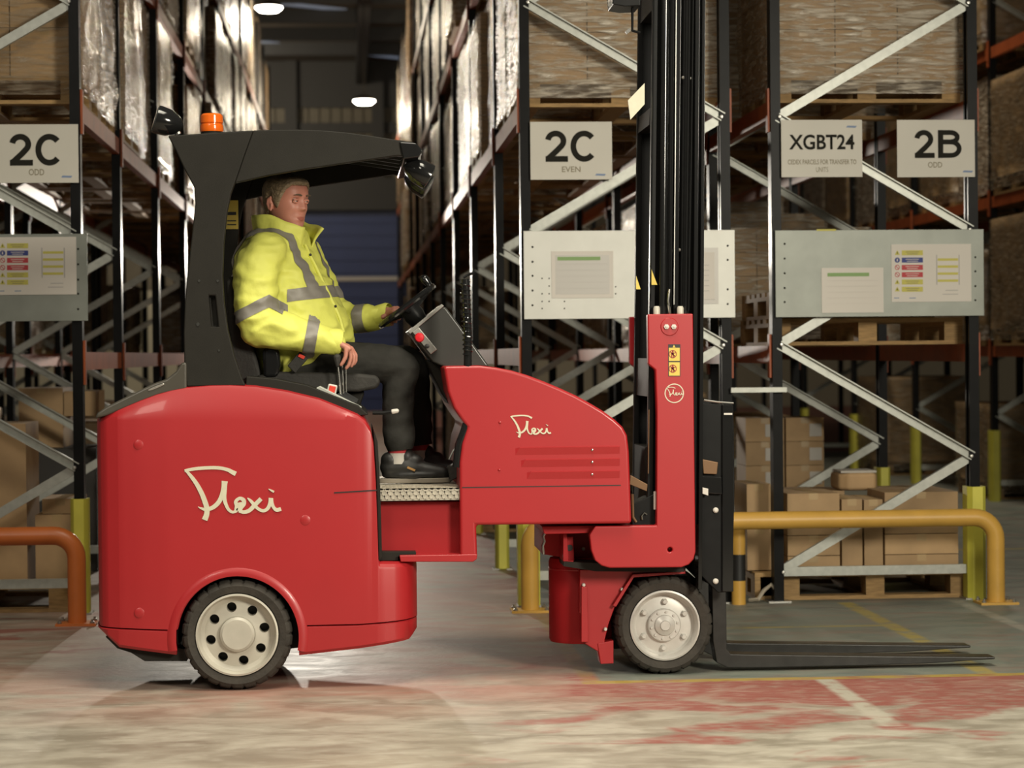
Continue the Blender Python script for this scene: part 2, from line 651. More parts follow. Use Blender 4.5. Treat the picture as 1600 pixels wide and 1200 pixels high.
# ------------------------------------------------------------------ floor with worn paint
def floor_material():
    m = bpy.data.materials.new('floor_paint')
    m.use_nodes = True
    nt = m.node_tree
    L = nt.links.new
    b = nt.nodes['Principled BSDF']
    tc = nt.nodes.new('ShaderNodeTexCoord')
    sep = nt.nodes.new('ShaderNodeSeparateXYZ')
    L(tc.outputs['Object'], sep.inputs[0])
    X, Y = sep.outputs[0], sep.outputs[1]

    def math_(op, a, b_=None, clamp=False):
        n = nt.nodes.new('ShaderNodeMath')
        n.operation = op
        n.use_clamp = clamp
        for i, v in enumerate((a, b_)):
            if v is None:
                continue
            if isinstance(v, (int, float)):
                n.inputs[i].default_value = v
            else:
                L(v, n.inputs[i])
        return n.outputs[0]

    def noise_(scale, detail, st, dist=0.0):
        mp = nt.nodes.new('ShaderNodeMapping')
        mp.inputs['Scale'].default_value = st
        L(tc.outputs['Object'], mp.inputs[0])
        n = nt.nodes.new('ShaderNodeTexNoise')
        n.inputs['Scale'].default_value = scale
        n.inputs['Detail'].default_value = detail
        n.inputs['Distortion'].default_value = dist
        L(mp.outputs[0], n.inputs['Vector'])
        return n.outputs['Fac']

    def rng(v, a, b_, c=0.0, d=1.0):
        n = nt.nodes.new('ShaderNodeMapRange')
        n.inputs[1].default_value = a
        n.inputs[2].default_value = b_
        n.inputs[3].default_value = c
        n.inputs[4].default_value = d
        L(v, n.inputs[0])
        return n.outputs[0]

    def mix(fac, a, b_):
        n = nt.nodes.new('ShaderNodeMix')
        n.data_type = 'RGBA'
        L(fac, n.inputs[0])
        for i, v in ((6, a), (7, b_)):
            if isinstance(v, tuple):
                n.inputs[i].default_value = v
            else:
                L(v, n.inputs[i])
        return n.outputs[2]

    def rect(x0, x1, y0, y1, soft=0.012):
        a = rng(X, x0 - soft, x0 + soft)
        c = rng(X, x1 - soft, x1 + soft, 1, 0)
        d = rng(Y, y0 - soft, y0 + soft)
        e = rng(Y, y1 - soft, y1 + soft, 1, 0)
        return math_('MULTIPLY', math_('MULTIPLY', a, c), math_('MULTIPLY', d, e))

    base1 = (0.385, 0.355, 0.29, 1)
    base2 = (0.225, 0.20, 0.155, 1)
    streak = noise_(4.5, 10, (0.8, 1.3, 1), 0.8)
    col = mix(rng(streak, 0.36, 0.66), base2, base1)
    pale = noise_(0.9, 4, (1, 1.4, 1))
    col = mix(rng(pale, 0.5, 0.72, 0, 0.55), col, (0.42, 0.37, 0.29, 1))
    dark = noise_(7.0, 10, (0.6, 1.4, 1), 0.8)
    col = mix(rng(dark, 0.62, 0.80, 0, 0.55), col, (0.13, 0.10, 0.07, 1))
    scr = noise_(34.0, 8, (0.35, 1.2, 1), 0.4)
    col = mix(rng(scr, 0.52, 0.72, 0, 0.42), col, (0.20, 0.17, 0.12, 1))
    scr2 = noise_(22.0, 8, (0.45, 1.3, 1), 0.9)
    col = mix(rng(scr2, 0.56, 0.75, 0, 0.5), col, (0.46, 0.43, 0.37, 1))
    # pink rub of old red paint along the aisle and in front of the racks
    pink = noise_(2.2, 9, (0.8, 1.4, 1), 1.0)
    col = mix(math_('MULTIPLY', rng(pink, 0.32, 0.60, 0.08, 0.7), math_('MULTIPLY', rng(Y, 8.3, 9.2), rng(X, -2.2, -0.2, 0.25, 1))), col, (0.36, 0.13, 0.095, 1))
    # worn red paint
    redn = noise_(2.6, 10, (0.8, 1.3, 1), 0.6)
    redzone = math_('MULTIPLY', rng(X, 0.55, 1.5, 0.0, 1.0), rng(Y, 7.75, 8.9, 0.0, 1.0))
    redthr = math_('ADD', redn, math_('MULTIPLY', redzone, 0.27))
    fine = noise_(16, 8, (0.7, 1.3, 1), 0.4)
    redm = math_('MULTIPLY', math_('MULTIPLY', rng(redthr, 0.58, 0.68, 0, 0.85), rng(X, 0.2, 0.8)), rng(fine, 0.33, 0.55, 0.35, 1.0))
    col = mix(redm, col, (0.255, 0.066, 0.052, 1))
    redl = noise_(3.0, 9, (0.7, 1.5, 1), 0.5)
    col = mix(math_('MULTIPLY', rng(redl, 0.56, 0.64, 0, 0.75), math_('MULTIPLY', rng(X, -1.15, -0.95, 1, 0), rng(Y, 9.6, 10.4))), col, (0.23, 0.06, 0.045, 1))
    # blue green painted bay
    wear = noise_(3.0, 9, (1, 2, 1), 0.5)
    bay = math_('MULTIPLY', rect(1.0, 12, 9.27, 30), rng(wear, 0.25, 0.55, 0.65, 1.0))
    col = mix(bay, col, mix(rng(streak, 0.3, 0.7), (0.125, 0.145, 0.125, 1), (0.205, 0.215, 0.175, 1)))
    # painted lines
    lw = noise_(9.0, 8, (1, 1, 1), 0.3)
    worn = rng(lw, 0.34, 0.52, 0.25, 1.0)
    yel = (0.36, 0.27, 0.055, 1)
    whi = (0.40, 0.37, 0.30, 1)
    for (x0, x1, y0, y1, c, k) in ((0.93, 6.0, 9.20, 9.275, yel, 0.85), (2.56, 2.64, 9.27, 12.0, yel, 0.75), (1.3, 2.6, 10.94, 11.0, yel, 0.55),
                                   (1.87, 1.945, 8.02, 9.20, whi, 1.0), (3.16, 3.23, 9.3, 12.0, whi, 0.5), (0.93, 1.0, 9.2, 12, yel, 0.35),
                                   (3.6, 9, 11.9, 11.98, yel, 0.7), (3.6, 9, 15.0, 15.1, yel, 0.7), (-1.42, -1.36, 8.0, 8.02, yel, 0.0)):
        if k > 0:
            col = mix(math_('MULTIPLY', math_('MULTIPLY', rect(x0, x1, y0, y1), worn), k), col, c)
    L(col, b.inputs['Base Color'])
    rough = rng(streak, 0.3, 0.75, 0.46, 0.64)
    L(rough, b.inputs['Roughness'])
    bp = nt.nodes.new('ShaderNodeBump')
    bp.inputs['Strength'].default_value = 0.12
    bp.inputs['Distance'].default_value = 0.01
    L(noise_(30, 6, (1, 1, 1)), bp.inputs['Height'])
    L(bp.outputs[0], b.inputs['Normal'])
    MATS['floor'] = m


floor_material()
fl_me = MB().box(-16, 20, -4, 57, -0.1, 0.0).mesh('floor', (0, 0, 0), 0)
fo = struct(link('floor', fl_me, 'floor', None, Vector((0, 0, 0))))

# ------------------------------------------------------------------ far end of the hall
YW = 55.0
wb = struct(MB().box(-16, 20, YW, YW + 0.2, 0, 8.6).build('wall_back', 'wall_clad'))
sx = -14.0
prof_me = MB().box(-0.11, 0.11, -0.05, 0.0, 0.0, 3.1).mesh('cladding_rib', (0, 0, 0), 0)
for i in range(84):
    x = -7.0 + i * 0.26
    place_copy(prof_me, 'cladding_rib', 'wall_clad', wb, (x, YW, 5.35))
MB().box(-16, 20, YW - 0.10, YW, 4.75, 5.35).build('girt', 'wall_dark', wb)
MB().box(-16, 20, YW - 0.14, YW, 7.2, 8.3).build('girt', 'wall_dark', wb)
MB().box(-16, 20, YW - 0.16, YW, 6.6, 6.85).build('girt', 'wall_dark', wb)
MB().box(-16, 20, YW - 0.05, YW, 0.0, 2.9).build('lower_wall', 'wall_pale', wb)
for px in (455, 590):
    a = P(px, 200, YW)
    MB().box(a.x - 0.14, a.x + 0.14, YW - 0.3, YW, 4.9, 8.3).build('wall_column', 'wall_dark', wb)
# blue roller door
x0, x1 = P(440, 400, YW).x, P(660, 400, YW).x
zt = P(560, 330, YW).z
door = struct(MB().box(x0, x1, YW - 0.16, YW - 0.08, 0, zt).build('door_1', 'door_blue'))
n = 16
sl = MB().box(x0, x1, YW - 0.185, YW - 0.16, 0.01, zt / n - 0.03).mesh('door_slat', (0, 0, 0), 0)
for i in range(n):
    place_copy(sl, 'door_slat', 'door_blue', door, (0, 0, i * zt / n))
zb = P(560, 436, YW).z
MB().box(x0, x1, YW - 0.24, YW - 0.185, zb - 0.05, zb + 0.05).build('door_strip', 'door_strip', door)
MB().box(x0 - 0.1, x1 + 0.1, YW - 0.45, YW - 0.05, zt, zt + 0.75).build('door_hood', 'wall_dark', door)

ZC = 8.3
ce = struct(MB().box(-16, 20, 16, YW + 0.2, ZC, ZC + 0.15).build('ceiling', 'ceiling'))
for i, (pa, pb) in enumerate((((436, 8), (670, 30)), ((448, 72), (650, 94)))):
    s0 = F * (ZC - CAMH) / (556 - (pa[1] + pb[1]) / 2)
    ya = (ZC - CAMH) * F / (556 - pa[1])
    yb = (ZC - CAMH) * F / (554 - pb[1])
    a, c = P(pa[0], pa[1], ya), P(pb[0], pb[1], yb)
    w = 0.17
    m = MB()
    z = ZC - 0.02
    dx = (c.x - a.x)
    vs = [(a.x - dx * 0.6, a.y - w - (c.y - a.y) * 0.6, z), (c.x + dx * 0.6, c.y - w + (c.y - a.y) * 0.6, z),
          (c.x + dx * 0.6, c.y + w + (c.y - a.y) * 0.6, z), (a.x - dx * 0.6, a.y + w - (c.y - a.y) * 0.6, z)]
    vs += [(x, y, ZC) for x, y, _ in vs]
    m.add(vs, [(0, 1, 2, 3), (7, 6, 5, 4), (0, 4, 5, 1), (1, 5, 6, 2), (2, 6, 7, 3), (3, 7, 4, 0)])
    struct(m.build('window_%d' % (i + 1), 'skylight'))
k = 1
for yb in (44.0, 46.6, 49.2, 51.6):
    struct(MB().box(-14, 16, yb - 0.06, yb + 0.06, ZC - 0.28, ZC).build('trim_%d' % k, 'roof_steel'))
    k += 1
xa = P(568, 60, 46).x
struct(MB().box(xa - 0.12, xa + 0.12, 20, YW - 0.2, ZC - 0.55, ZC).build('trim_%d' % k, 'roof_steel'))


def bay_lamp(px, py, Y, label, w=0.40):
    c = P(px, py, Y)
    t = thing('high_bay_lamp', (c.x, c.y, c.z), label, 'lamp', 'hanging aisle lamps')
    MB().lathe([(0.05, 0.10), (0.16, 0.06), (w * 0.5, 0.015), (w * 0.5, 0.0)], c, 'z', 20).build('shade', 'roof_steel', t)
    MB().lathe([(0.001, -0.07), (w * 0.34, -0.065), (w * 0.49, -0.02), (w * 0.49, 0.0), (0.001, 0.0)], c, 'z', 20).build('diffuser', 'lamp_glow', t)
    MB().cyl(c + Vector((0, 0, 0.1)), (c.x, c.y, ZC), 0.012, 6).build('cable', 'roof_steel', t)
    d = bpy.data.lights.new('high_bay_light', 'POINT')
    d.energy = 260
    d.color = (1.0, 0.88, 0.68)
    d.shadow_soft_size = 0.2
    o = bpy.data.objects.new('high_bay_light', d)
    COL.objects.link(o)
    o.location = c - Vector((0, 0, 0.25))


bay_lamp(420, 11, 34.0, 'glowing white high bay lamp at the top of the aisle, left one')
bay_lamp(569, 157, 42.0, 'glowing white high bay lamp hanging in front of the far wall')

# ------------------------------------------------------------------ racking
ZL = [1.36, 2.66, 3.96, 5.26]
FR = [12.1, 14.2] + [17.0 + 2.8 * i for i in range(10)]
XC = (-2.485, -1.375)
XA = (0.907, 2.017)
XB = (2.235, 3.345)
XE = (5.60, 6.71)
XC2 = (-3.80, -2.69)
ORD = ['first', 'second', 'third', 'fourth', 'fifth', 'sixth', 'seventh', 'eighth', 'ninth', 'tenth', 'eleventh', 'twelfth', 'thirteenth']


def post_mesh(h):
    w, d, t = 0.026, 0.045, 0.004
    poly = [(-w, -d), (w, -d), (w, d), (-w, d), (-w, d - 0.025), (-w + t, d - 0.025), (-w + t, d - t), (w - t, d - t), (w - t, -d + t),
            (-w + t, -d + t), (-w + t, -d + 0.025), (-w, -d + 0.025)]
    return MB().prism_z(poly, 0, h).mesh('upright', (0, 0, 0), 20)


PM = post_mesh(6.6)
BPM = MB().box(-0.06, 0.06, -0.07, 0.07, 0, 0.008).mesh('base_plate', (0, 0, 0), 0)
HOLE = MB().cyl((0, 0, 0), (0.0, -0.004, 0), 0.008, 6).mesh('bolt', (0, 0, 0), 0)
BOLT = MB().lathe([(0.001, -0.012), (0.008, -0.011), (0.011, -0.004), (0.011, 0)], (0, 0, 0), 'y', 8).mesh('bolt', (0, 0, 0), 30)


def brace_mesh(dx, dz, w=0.024):
    a, b_ = Vector((-dx / 2, 0, -dz / 2)), Vector((dx / 2, 0, dz / 2))
    t = (b_ - a).normalized()
    n_ = Vector((-t.z, 0, t.x))
    m = MB()
    h = (b_ - a).length / 2
    c = Vector((0, 0, 0))
    m.obox(c, t * h, (0, 0.003, 0), n_ * w)
    m.obox(c + n_ * (w - 0.003) + Vector((0, 0.014, 0)), t * h, (0, 0.014, 0), n_ * 0.003)
    m.obox(c - n_ * (w - 0.003) + Vector((0, 0.014, 0)), t * h, (0, 0.014, 0), n_ * 0.003)
    return m.mesh('brace', (0, 0, 0), 0)


DXB = 1.11 - 0.07
BR = brace_mesh(DXB, 0.602)
BRH = brace_mesh(DXB, 0.0)
BEAM = {}


def beam_mesh(length):
    key = round(length, 3)
    if key not in BEAM:
        m = MB().box(-0.022, 0.022, 0, length, -0.095, 0.0)
        BEAM[key] = m.mesh('beam', (0, 0, 0), 0)
    return BEAM[key]


CONN = MB().box(-0.006, 0.006, -0.025, 0.03, -0.17, 0.06).mesh('connector', (0, 0, 0), 0)
CONNB = MB().box(-0.02, 0.03, -0.003, 0.003, -0.17, 0.06).mesh('connector', (0, 0, 0), 0)


def rack(label, xr, first, last, s0, nbr, levels, inward):
    """xr: x range, frames first..last, s0: side ('l'/'r') of the bottom brace node"""
    x0, x1 = xr
    cx = (x0 + x1) / 2
    t = thing('pallet_rack', (cx, FR[first], 0), label, 'rack', 'pallet racks')
    pl, pr = x0 + 0.026, x1 - 0.026
    for i in range(first, last + 1):
        y = FR[i]
        for sx_, px in ((1, pl), (-1, pr)):
            place_copy(PM, 'upright', 'post_black', t, (px, y, 0), (0, 0, 0) if sx_ < 0 else (0, 0, math.pi))
            if i < 3:
                place_copy(BPM, 'base_plate', 'steel', t, (px, y, 0))
        if i - first < nbr:
            place_copy(BRH, 'brace', 'galv', t, (cx, y - 0.02, 0.16))
            z = 0.16
            side = s0
            while z < 5.5:
                rise = (side == 'l')
                place_copy(BR, 'brace', 'galv', t, (cx, y - 0.02, z + 0.301), (0, 0, 0) if rise else (0, 0, math.pi))
                if i == first and z < 4:
                    place_copy(BOLT, 'bolt', 'steel', t, (pl + 0.02 if side == 'l' else pr - 0.02, y - 0.05, z))
                z += 0.602
                side = 'r' if side == 'l' else 'l'
        if i < last:
            ln = FR[i + 1] - y
            for lv in levels:
                for px in (pl, pr):
                    o = place_copy(beam_mesh(ln - 0.09), 'beam', 'beam_orange', t, (px, y + 0.045, ZL[lv]))
                    if i < 4:
                        out = 0.033 if px > cx else -0.033
                        place_copy(CONN, 'connector', 'beam_orange', o, (px + out, y, ZL[lv]))
                        place_copy(CONN, 'connector', 'beam_orange', o, (px + out, FR[i + 1], ZL[lv]))
                        place_copy(CONNB, 'connector', 'beam_orange', o, (px, y - 0.049 + 0.1, ZL[lv]))
    return t


rack('black and orange pallet rack on the left of the aisle, behind the 2C ODD sign', XC, 0, 11, 'l', 5, (0, 1, 2, 3), 1)
rack('black and orange pallet rack on the right of the aisle, behind the 2C EVEN sign', XA, 0, 11, 'r', 6, (0, 1, 2, 3), -1)
rack('black and orange pallet rack behind the XGBT24 and 2B ODD signs', XB, 0, 7, 'l', 5, (0, 1, 2), 1)
rack('dim orange-beamed pallet rack at the right picture edge across the next aisle', XE, 1, 8, 'r', 6, (0, 1, 2, 3), -1)
rack('dim pallet rack standing behind the rack with the 2C ODD sign', XC2, 1, 8, 'r', 6, (0, 1, 2), 1)

# bar tying the two right racks back to back
a, b_ = P(1142, 610, 12.03), P(1229, 608, 12.03)
o = MB().box(a.x, b_.x, 12.02, 12.05, a.z - 0.012, a.z + 0.014).build('row_spacer', 'galv')
tag(o, 'short pale steel bar tying the uprights of the two right racks together', 'bar')

# ------------------------------------------------------------------ pallets and loads
CART = {}


def carton_mesh(w, d, h):
    key = (round(w, 3), round(d, 3), round(h, 3))
    if key not in CART:
        m = MB().box(-w / 2, w / 2, -d / 2, d / 2, 0, h)
        m.box(-0.025, 0.025, -d / 2 - 0.001, d / 2 + 0.001, h - 0.035, h + 0.0012)
        me = m.mesh('carton', (0, 0, 0), 0)
        me.materials.append(MATS['cardboard'])
        me.materials.append(MATS['cardboard_tape'])
        for i, p in enumerate(me.polygons):
            p.material_index = 0 if i < 6 else 1
        CART[key] = me
    return CART[key]


FILM = {}


def film_mesh(w, d, h, seed):
    key = (round(w, 2), round(d, 2), round(h, 2), seed)
    if key in FILM:
        return FILM[key]
    m = MB()
    N = 14
    per = []
    x, y = w / 2 + 0.012, d / 2 + 0.012
    for k in range(4 * N):
        s_, u = divmod(k, N)
        u = u / N * 2 - 1
        p = [(-x, u * y), (u * x, y), (x, -u * y), (-u * x, -y)][s_]
        per.append(p)
    NZ = 10
    rows = []
    for j in range(NZ + 1):
        z = -0.10 + (h + 0.10) * j / NZ
        for (px, py) in per:
            nz = noise.noise(Vector((px * 3 + seed * 7.3, py * 3, z * 6)))
            sc = 1 + 0.04 * nz
            # film never cuts into the cartons
            sc = max(sc, 1.0)
            rows.append((px * sc, py * sc, z))
    M = len(per)
    fs = []
    for j in range(NZ):
        for k in range(M):
            k2 = (k + 1) % M
            fs.append((j * M + k, j * M + k2, (j + 1) * M + k2, (j + 1) * M + k))
    m.add(rows, fs)
    me = m.mesh('film', (0, 0, 0), 180)
    FILM[key] = me
    return me


PAL = {}


def pallet_parts(w, d):
    """list of (name, box) for a pallet centred at the origin; boards run along y ends"""
    out = []
    for i in range(6):
        y = -d / 2 + 0.05 + i * (d - 0.1) / 5
        out.append(('deck_board', (-w / 2, w / 2, y - 0.05, y + 0.05, 0.122, 0.144)))
    for y in (-d / 2 + 0.05, d / 2 - 0.05):
        out.append(('bottom_board', (-w / 2, w / 2, y - 0.05, y + 0.05, 0.0, 0.02)))
    for i in range(3):
        x = -w / 2 + 0.05 + i * (w - 0.1) / 2
        out.append(('stringer', (x - 0.05, x + 0.05, -d / 2, d / 2, 0.1, 0.122)))
        out.append(('bottom_board', (x - 0.05, x + 0.05, -d / 2 + 0.1, d / 2 - 0.1, 0.0, 0.02)))
        for j in range(3):
            y = -d / 2 + 0.06 + j * (d - 0.12) / 2
            out.append(('block', (x - 0.05, x + 0.05, y - 0.06, y + 0.06, 0.02, 0.1)))
    return out


def pallet(c, w, d, label, detail=True, group='wooden pallets on the racks'):
    key = (round(w, 2), round(d, 2))
    if key not in PAL:
        PAL[key] = [(n_, MB().box(*bx).mesh(n_, (0, 0, 0), 0)) for n_, bx in pallet_parts(w, d)]
        mm = MB()
        for _, bx in pallet_parts(w, d):
            mm.box(*bx)
        PAL[key + ('j',)] = mm.mesh('pallet', (0, 0, 0), 0)
    if detail:
        t = thing('pallet', c, label, 'pallet', group)
        for n_, me in PAL[key]:
            place_copy(me, n_, 'wood', t, c)
        return t
    o = place_copy(PAL[key + ('j',)], 'pallet', 'wood', None, c)
    tag(o, label, 'pallet', group)
    return o


BUN = {}


def bundle_mesh(w, d, h, seed):
    key = (round(w, 2), round(d, 2), round(h, 2), seed)
    if key in BUN:
        return BUN[key]
    m = MB()
    bm_ = film_mesh(w, d, h, seed + 50)
    me = bm_.copy()
    me.materials.clear()
    bm = bmesh.new()
    bm.from_mesh(me)
    es = [e for e in bm.edges if e.is_boundary]
    bmesh.ops.contextual_create(bm, geom=es)
    bmesh.ops.holes_fill(bm, edges=[e for e in bm.edges if e.is_boundary])
    bmesh.ops.translate(bm, verts=bm.verts, vec=(0, 0, 0))
    for v in bm.verts:
        if v.co.z < 0:
            v.co.z = 0
    bm.to_mesh(me)
    bm.free()
    BUN[key] = me
    return me


def load(cx, cy, z, w, d, h, nx, ny, nz, label, plabel, seed, detail, film='film', pal=True):
    zb_ = z + (0.145 if pal else 0.0)
    if pal:
        pallet((cx, cy, z), w, d, plabel, detail)
    t = thing('wrapped_load', (cx, cy, zb_), label, 'wrapped load', 'film wrapped loads on the racks')
    if detail:
        cw, cd, ch = w / nx, d / ny, h / nz
        me = carton_mesh(cw - 0.006, cd - 0.006, ch - 0.004)
        for k in range(nz):
            for i in range(nx):
                for j in range(ny):
                    if 0 < i < nx - 1 and 0 < j < ny - 1:
                        continue
                    place_copy(me, 'carton', 'cardboard', t, (cx - w / 2 + (i + 0.5) * cw, cy - d / 2 + (j + 0.5) * cd, zb_ + k * ch))
        place_copy(film_mesh(w, d, h, seed % 4), 'film', film, t, (cx, cy, zb_ + 0.002))
    else:
        place_copy(bundle_mesh(w, d, h, seed % 4), 'cartons', 'bundle', t, (cx, cy, zb_))
        place_copy(film_mesh(w + 0.02, d + 0.02, h, seed % 4), 'film', film, t, (cx, cy, zb_ + 0.002))
    return t


RN = {'C': 'left rack of the aisle', 'A': 'right rack of the aisle', 'B': 'rack behind sign 2B', 'E': 'rack at the right edge',
      'D': 'rack behind the left rack'}
LN = ['first beam level', 'second beam level', 'third beam level', 'fourth beam level']
rng_ = random.Random(11)


def fill(rk, xr, bays, lv, near_only=False, prob=1.0, hmin=0.85, hmax=1.02):
    cx = (xr[0] + xr[1]) / 2
    for b in bays:
        y0, y1 = FR[b], FR[b + 1]
        ln = (y1 - y0 - 0.16) / 2
        for s_ in range(2):
            if near_only and s_ == 1:
                continue
            r = rng_.random()
            h = round(rng_.choice((hmin, (hmin + hmax) / 2, hmax)), 2)
            jx = rng_.uniform(-0.05, 0.05)
            dv_ = rng_.choice((0.9, 1.0, 1.0, 1.0))
            wv_ = rng_.choice((1.0, 1.04, 1.08))
            nzr = rng_.choice((3, 4, 5))
            if r > prob:
                continue
            d = round(min(ln - 0.08, 1.2) * dv_, 2)
            cy = y0 + 0.08 + ln * (s_ + 0.5)
            w = wv_
            which = 'nearer' if s_ == 0 else 'farther'
            lab = 'film wrapped cartons, %s, %s, %s bay, %s one' % (RN[rk], LN[lv], ORD[b], which)
            plab = 'wooden pallet, %s, %s, %s bay, %s one' % (RN[rk], LN[lv], ORD[b], which)
            det = b < 2 and rk in 'CAB'
            load(cx + jx, cy, ZL[lv], w, d, h, 3, 2, nzr, lab, plab, int(r * 1000), det,
                 'film_white' if rng_.random() < 0.45 else 'film')


# front loads of the end bays, seen end-on, built to the photograph
load(-1.93, 12.70, ZL[1], 1.08, 0.98, 1.02, 3, 2, 4, 'film wrapped cartons right above the 2C ODD sign on the left rack',
     'wooden pallet right above the 2C ODD sign on the left rack', 2, True, 'film')
load(1.46, 12.72, ZL[1] - 0.02, 1.06, 0.98, 1.02, 3, 2, 4, 'film wrapped cartons right above the 2C EVEN sign on the right rack',
     'wooden pallet right above the 2C EVEN sign on the right rack', 1, True, 'film_white')
load(2.79, 12.72, ZL[1], 1.02, 0.98, 1.00, 3, 2, 4, 'white film wrapped cartons above the XGBT24 and 2B ODD signs',
     'wooden pallet above the XGBT24 and 2B ODD signs', 3, True, 'film_white')
for rk, xr in (('C', XC), ('A', XA)):
    cx = (xr[0] + xr[1]) / 2
    load(cx, 13.66, ZL[1], 1.06, 0.9, 0.98, 3, 2, 4, 'film wrapped cartons, %s, second beam level, first bay, farther one' % RN[rk],
         'wooden pallet, %s, second beam level, first bay, farther one' % RN[rk], 4, True, 'film_white')
    fill(rk, xr, range(1, 11), 1)
    fill(rk, xr, range(0, 11), 2)
    fill(rk, xr, range(1, 11), 3, hmin=0.9, hmax=1.3)
    fill(rk, xr, range(6, 10), 0, prob=0.7, hmin=0.6, hmax=0.95)
fill('B', XB, range(1, 6), 0, prob=0.85, hmin=0.6, hmax=0.95)
fill('B', XB, range(1, 3), 1)
fill('E', XE, range(1, 8), 0, prob=0.8, hmin=0.7, hmax=0.95)
fill('E', XE, range(1, 8), 1, prob=0.8)
fill('E', XE, range(1, 8), 2, prob=0.8)
fill('D', XC2, range(1, 7), 0, prob=0.6, hmin=0.6, hmax=0.9)
fill('D', XC2, range(1, 7), 1, prob=0.8)


def floor_load(rk, xr, b, s_, h, label, plabel, seed):
    cx = (xr[0] + xr[1]) / 2
    ln = (FR[b + 1] - FR[b] - 0.16) / 2
    load(cx, FR[b] + 0.08 + ln * (s_ + 0.5), 0.0, 1.0, min(ln - 0.1, 1.15), h, 3, 2, 3, label, plabel, seed, False, 'film')


for (rk, xr, b, s_, h) in (('B', XB, 2, 0, 0.7), ('B', XB, 3, 1, 0.8), ('A', XA, 2, 0, 0.5), ('A', XA, 3, 1, 0.7), ('E', XE, 2, 0, 0.8), ('E', XE, 3, 0, 0.7),
                           ('E', XE, 4, 1, 0.9), ('C', XC, 2, 0, 0.7), ('C', XC, 3, 0, 0.8), ('D', XC2, 2, 0, 0.8)):
    which = 'nearer' if s_ == 0 else 'farther'
    floor_load(rk, xr, b, s_, h, 'film wrapped cartons on the floor, %s, %s bay, %s one' % (RN[rk], ORD[b], which),
               'wooden pallet on the floor, %s, %s bay, %s one' % (RN[rk], ORD[b], which), b)

# empty pallets on the first beam level of the end bays
pallet((2.79, 12.75, ZL[0]), 1.04, 1.0, 'empty wooden pallet right below the big grey notice panel, right rack')
pallet((2.72, 12.75, ZL[0] + 0.145), 0.9, 0.9, 'upper empty wooden pallet stacked below the big grey notice panel, right rack')


# ------------------------------------------------------------------ single cartons on the ground bays
def carton_px(px0, px1, py0, py1, Y, depth, label, group=None, lab=None, z0=None):
    a, b_ = P(px0, py1, Y), P(px1, py0, Y)
    z = a.z if z0 is None else z0
    w, h = b_.x - a.x, b_.z - z
    c = ((a.x + b_.x) / 2, Y + depth / 2, z)
    o = place_copy(carton_mesh(w, depth, h), 'carton', 'cardboard', None, c)
    tag(o, label, 'carton', group)
    if lab:
        m = MB()
        q0, q1 = P(lab[0], lab[3], Y), P(lab[1], lab[2], Y)
        m.box(q0.x, q1.x, Y - 0.003, Y - 0.001, q0.z, q1.z)
        m.build('address_label', 'label_white', o)
    return o


G1 = 'cartons stacked on the ground pallet behind the yellow rail'
YB = 12.16
pallet((2.80, YB + 0.5, 0.0), 1.02, 1.0, 'wooden pallet on the floor under the cartons behind the yellow rail')
zp = 0.147
zr = [zp + 0.003, P(1270, 868, YB).z, P(1270, 836, YB).z, P(1270, 770, YB).z]
cols = [(1230, 1313), (1382, 1498)]
nm = ['left', 'right']
for ci, (xa_, xb_) in enumerate(cols):
    for r_ in range(3):
        a = P(xa_, 850, YB).x
        b_ = P(xb_, 850, YB).x
        o = place_copy(carton_mesh(b_ - a - 0.006, 0.42, zr[r_ + 1] - zr[r_] - 0.004), 'carton', 'cardboard', None, ((a + b_) / 2, YB + 0.21, zr[r_]))
        tag(o, '%s wide brown carton at the %s of the stack behind the yellow rail' % (['bottom', 'middle', 'top'][r_], nm[ci]), 'carton', G1)
for (xa_, xb_, pt, nme) in ((1315, 1348, 780, 'left'), (1350, 1380, 781, 'right')):
    a, b_ = P(xa_, 850, YB).x, P(xb_, 850, YB).x
    zt_ = P(1340, pt, YB).z
    o = place_copy(carton_mesh(b_ - a - 0.004, 0.4, zt_ - zr[0]), 'carton', 'cardboard', None, ((a + b_) / 2, YB + 0.2, zr[0]))
    tag(o, 'tall narrow carton standing on end behind the yellow rail, %s of two' % nme, 'carton', G1)
for (xa_, xb_, nme) in ((1232, 1320, 'left'), (1390, 1480, 'right')):
    a, b_ = P(xa_, 850, YB + 0.5).x, P(xb_, 850, YB + 0.5).x
    o = place_copy(carton_mesh(b_ - a, 0.4, 0.4), 'carton', 'cardboard', None, ((a + b_) / 2, YB + 0.7, zr[0]))
    tag(o, 'plain carton at the back of the ground pallet, %s one' % nme, 'carton', G1)
# grey lidded tub and yellow sheet lying on the cartons
tz = zr[0] + 0.4
c0 = P(1337, 760, YB + 0.55)
o = MB().prism_z([(c0.x - 0.11, YB + 0.5), (c0.x - 0.06, YB + 0.45), (c0.x + 0.09, YB + 0.45), (c0.x + 0.11, YB + 0.5), (c0.x + 0.11, YB + 0.72), (c0.x - 0.11, YB + 0.72)],
                 tz + 0.002, tz + 0.10).build('tub', 'cardboard', None, 0.02)
tag(o, 'low rounded tub with pale lid lying on top of the cartons', 'tub')
MB().box(c0.x - 0.1, c0.x + 0.1, YB + 0.47, YB + 0.70, tz + 0.10, tz + 0.112).build('lid', 'grey_lid', o)
